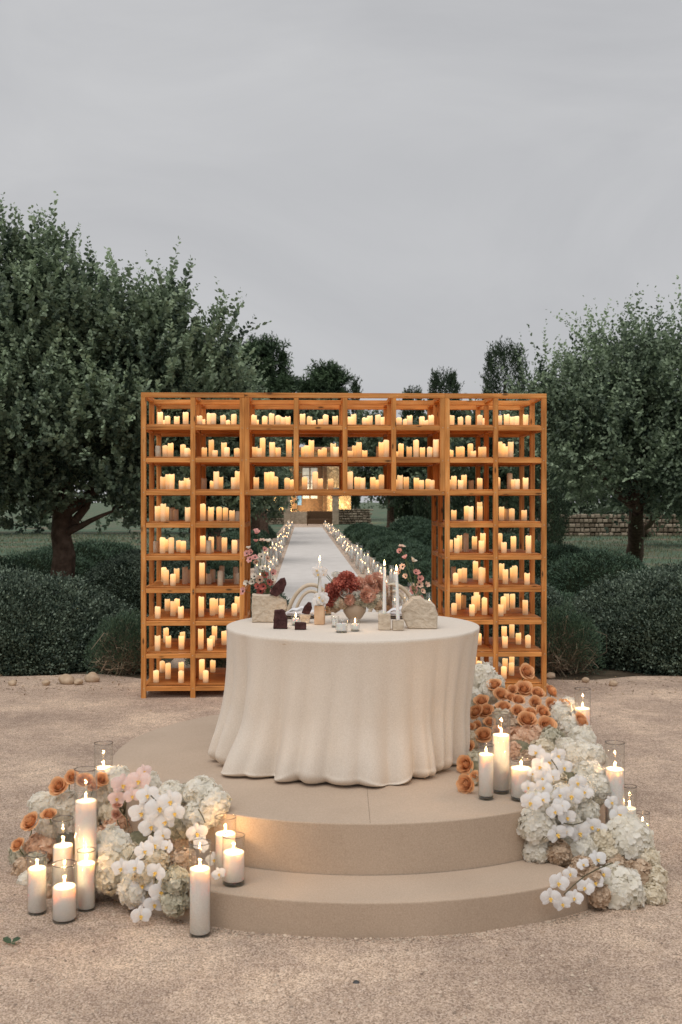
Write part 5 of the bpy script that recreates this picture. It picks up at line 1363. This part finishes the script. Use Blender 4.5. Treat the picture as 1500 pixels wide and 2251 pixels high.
anemones('pink anemones on thin tall stems in the rounded stone vase', (917, 1325),
         tok('883,1203,9,o,0,1 880,1214,9,p,-.5,.5 891,1229,9,p,0,.9 908,1236,11,w,.2,.9 880,1258,10,o,-.8,.4 886,1246,8,o,-.6,.7 893,1268,8,o,-.3,.5 914,1261,11,p,.1,.6 923,1274,10,p,.2,.3 922,1285,9,o,.2,.2 936,1287,9,o,.7,.5 '
             '909,1298,11,p,0,.2 928,1300,8,o,.4,.2 923,1314,11,p,.1,0 908,1290,7,o,0,.8 908,1314,8,w,-.3,0 916,1322,8,r,0,-.2'), tp(922, 1380).y + .04)
# place settings behind the stones
for px, lab in ((640, 'white plate stack with napkin at the left place setting'), (862, 'white plate stack with napkin at the right place setting')):
    p = tp(px + 20, 1357); pl = empty('plate_stack', lab, 'plates', (p.x, p.y + .02, TZ + .001), 0, 'place settings')
    link('charger_plate', lathe('charger_plate', [(.08, 0), (.14, .010), (.142, .012), (.138, .012), (.08, .004), (.001, .004)], M['clay'], 40), pl)
    link('dinner_plate', lathe('dinner_plate', [(.07, .006), (.122, .019), (.124, .021), (.12, .021), (.07, .011), (.001, .011)], M['plate'], 40), pl)
    vs = []; nn = 18
    for i in range(nn):
        for j in range(nn):
            x = -.085 + .17 * i / (nn - 1); y = -.06 + .12 * j / (nn - 1)
            vs.append((x, y, .030 + .022 * math.exp(-(x / .06) ** 2) * (1 + .5 * math.sin(y * 60)) + .006 * math.sin(x * 90)))
    fs = [(i * nn + j, (i + 1) * nn + j, (i + 1) * nn + j + 1, i * nn + j + 1) for i in range(nn - 1) for j in range(nn - 1)]
    link('napkin', mesh('napkin', vs, fs, M['napkin'], True), pl)
def tumbler(label, px, yb, w_, h_, m='glass'):
    p = tp(px, yb); k = F / p.y; R = w_ / k / 2; H = h_ / k
    t = empty('drinking_glass', label, 'glass', (p.x, p.y, TZ + .001), 0, 'ribbed drinking glasses')
    link('glass_wall', lathe('glass_wall', [(R * .8, 0), (R * .86, .006), (R, H), (R - .002, H), (R * .82, .012)], M[m], 28, closed=True, wob=lambda i, a: .012 * math.sin(a * 14)), t)
    link('glass_base', lathe('glass_base', [(R * .8, .0005), (R * .8, .008)], M['base_glass'], 28), t)
M['smoke'] = glassmat('smoked_glass', (.80, .70, .60), 1.2)
tumbler('tall smoked ribbed glass behind the left taper', 722, 1352, 16, 68, 'smoke')
tumbler('tall smoked ribbed glass behind the right tapers', 856, 1352, 15, 66, 'smoke')
tumbler('clear low glass behind the bouquet right side', 838, 1353, 16, 30)
# chairs
def chair(label, px):
    Zc = 7.35; x = (px - 750) / F * Zc
    t = empty('bentwood_chair', label, 'chair', (x, Zc, PT), 0, 'pale bentwood chairs behind the table')
    def arch(w_, h_, y): return [(w_ * math.cos(a), y, .45 + (h_ - .45) * math.sin(a)) for a in [math.pi * i / 22 for i in range(23)]]
    link('back_frame', tube('back_frame', arch(.20, .885, .20), [.014] * 23, M['cane'], 10), t)
    link('inner_hoop', tube('inner_hoop', arch(.145, .84, .195), [.011] * 23, M['cane'], 10), t)
    link('seat', lathe('seat', [(.19, 0), (.2, .008), (.2, .024), (.19, .03)], M['cane'], 32), t, (0, 0, .43))
    for sx in (-1, 1):
        for sy in (-1, 1): link('leg', tube('leg', [(sx * .2, sy * .19, .0), (sx * .16, sy * .14, .43)], [.013, .016], M['cane'], 10), t)
chair('pale bentwood chair, left one behind the table', 683); chair('pale bentwood chair, right one behind the table', 868)

# ------------------------------------------------------------------ candles along the aisle
nth = ['first', 'second', 'third', 'fourth', 'fifth', 'sixth', 'seventh', 'eighth', 'ninth', 'tenth', 'eleventh', 'twelfth', 'thirteenth', 'fourteenth', 'fifteenth', 'sixteenth', 'seventeenth', 'eighteenth', 'nineteenth', 'twentieth']
def aisle_proto(h, hw, R, far):
    g_ = lathe('glass_cylinder', [(R, 0), (R, h), (R - .003, h), (R - .003, .01)], M['glass'], 14, closed=True)
    wx = lathe('wax', [(R - .005, .012), (R - .005, hw), (.001, hw - .002)], M['wax'], 14)
    fl = lathe('flame', [(r * 1.5 * (1.3 if far else 1), z * 1.25 * (1.2 if far else 1)) for r, z in flame_pts], M['flame_far'], 8)
    return g_, wx, fl
PRO = [(h, hw, aisle_proto(h, hw, R, f)) for f in (0, 1) for h, hw, R in ((.42, .30, .055), (.30, .18, .055), (.55, .42, .05), (.24, .13, .06))]
rz = random.Random(3)
for side in (-1, 1):
    Z = 13.6; i = 0
    while Z < 80:
        for sub in range(2):
            jx = side * (1.18 + .22 * sub + rz.uniform(-.05, .06)); zz = Z + rz.uniform(-.1, .1) + .3 * sub
            h, hw, (g_, wx, fl) = PRO[rz.randint(0, 3) + (4 if Z > 35 else 0)]
            sd2 = names_side[side]; rowd = 'runner side' if sub == 0 else 'shrub side'
            if i < 20: lab = f"glass candle {nth[i]} from the arch, {rowd} row, {sd2} of the white runner"
            else: lab = f"tiny glass candle in the crowded far {rowd} row {sd2} of the runner"
            t = empty('aisle_candle', lab, 'candle', (axis(zz) + jx, zz, .0145), 0, f'glass candles lining the {sd2} side of the aisle')
            link('glass_cylinder', g_, t); link('wax', wx, t); link('flame', fl, t, (0, 0, hw + .004))
        Z += .62 + .028 * (Z - 13) ; i += 1

# ------------------------------------------------------------------ rocks, leaf, pebble
def rock(name, label, p, r, sq=(1, .8, .7), m='rock', seed=0, group='rocks along the court edge', cat='rock'):
    bm = bmesh.new(); bmesh.ops.create_icosphere(bm, subdivisions=3, radius=r)
    for v in bm.verts:
        v.co *= 1 + .28 * noise.noise(v.co / r * 1.1 + Vector((seed * 7.3, 0, 0))) + .05 * noise.noise(v.co / r * 4)
        v.co = Vector((v.co.x * sq[0], v.co.y * sq[1], v.co.z * sq[2]))
    o = link(name, from_bm(name, bm, M[m], True), None, p + Vector((0, 0, r * sq[2] * .45))); return props(o, label, cat, group)
for i, (px, py, rp, lab) in enumerate([(150, 1503, 15, 'tan rock at the foot of the left shrub, left of the pair near the tower'), (205, 1498, 14, 'largest round tan rock nearest the left tower'),
        (176, 1505, 9, 'small rock between the two larger tan rocks'), (31, 1507, 8, 'small tan rock near the left picture edge'), (105, 1507, 8, 'flat low stone between the left edge rock and the pair'),
        (1208, 1492, 9, 'grey rock at the foot of the dry bush beside the right tower'), (1345, 1508, 8, 'small tan stone on gravel before the right shrub'), (1285, 1500, 7, 'low tan stone in front of the dry bush at right')]):
    p = G(px, py); rock('rock', lab, p + Vector((0, -.05, .022)), 1.2 * rp / (F / p.y), seed=i)
p = G(783, 2166); rock('pebble', 'single dark grey pebble on the gravel in front of the stage', p + Vector((0, 0, .004)), .014, seed=21, m='lava_grey' if 'lava_grey' in M else 'metal', group=None, cat='pebble')
p = G(26, 2083); c = np.array([[p.x + q[0], p.y + q[1], .018 + q[2]] for q in ((0, 0, 0), (.0, .0, .004), (.004, .002, .002))])
lf = link('fallen_leaf', leaves('fallen_leaf', c, np.array([[-1, .2, .5], [.9, .5, .3], [.3, -.8, .1]]), np.array([[0, -.5, 1.], [0, -.3, 1.], [.2, 0, 1.]]), [.045, .04, .03], [.03, .03, .022], [.6, .8, .4], M['green_leaf']))
props(lf, 'small curled green leaf lying on gravel at the lower left', 'leaf')
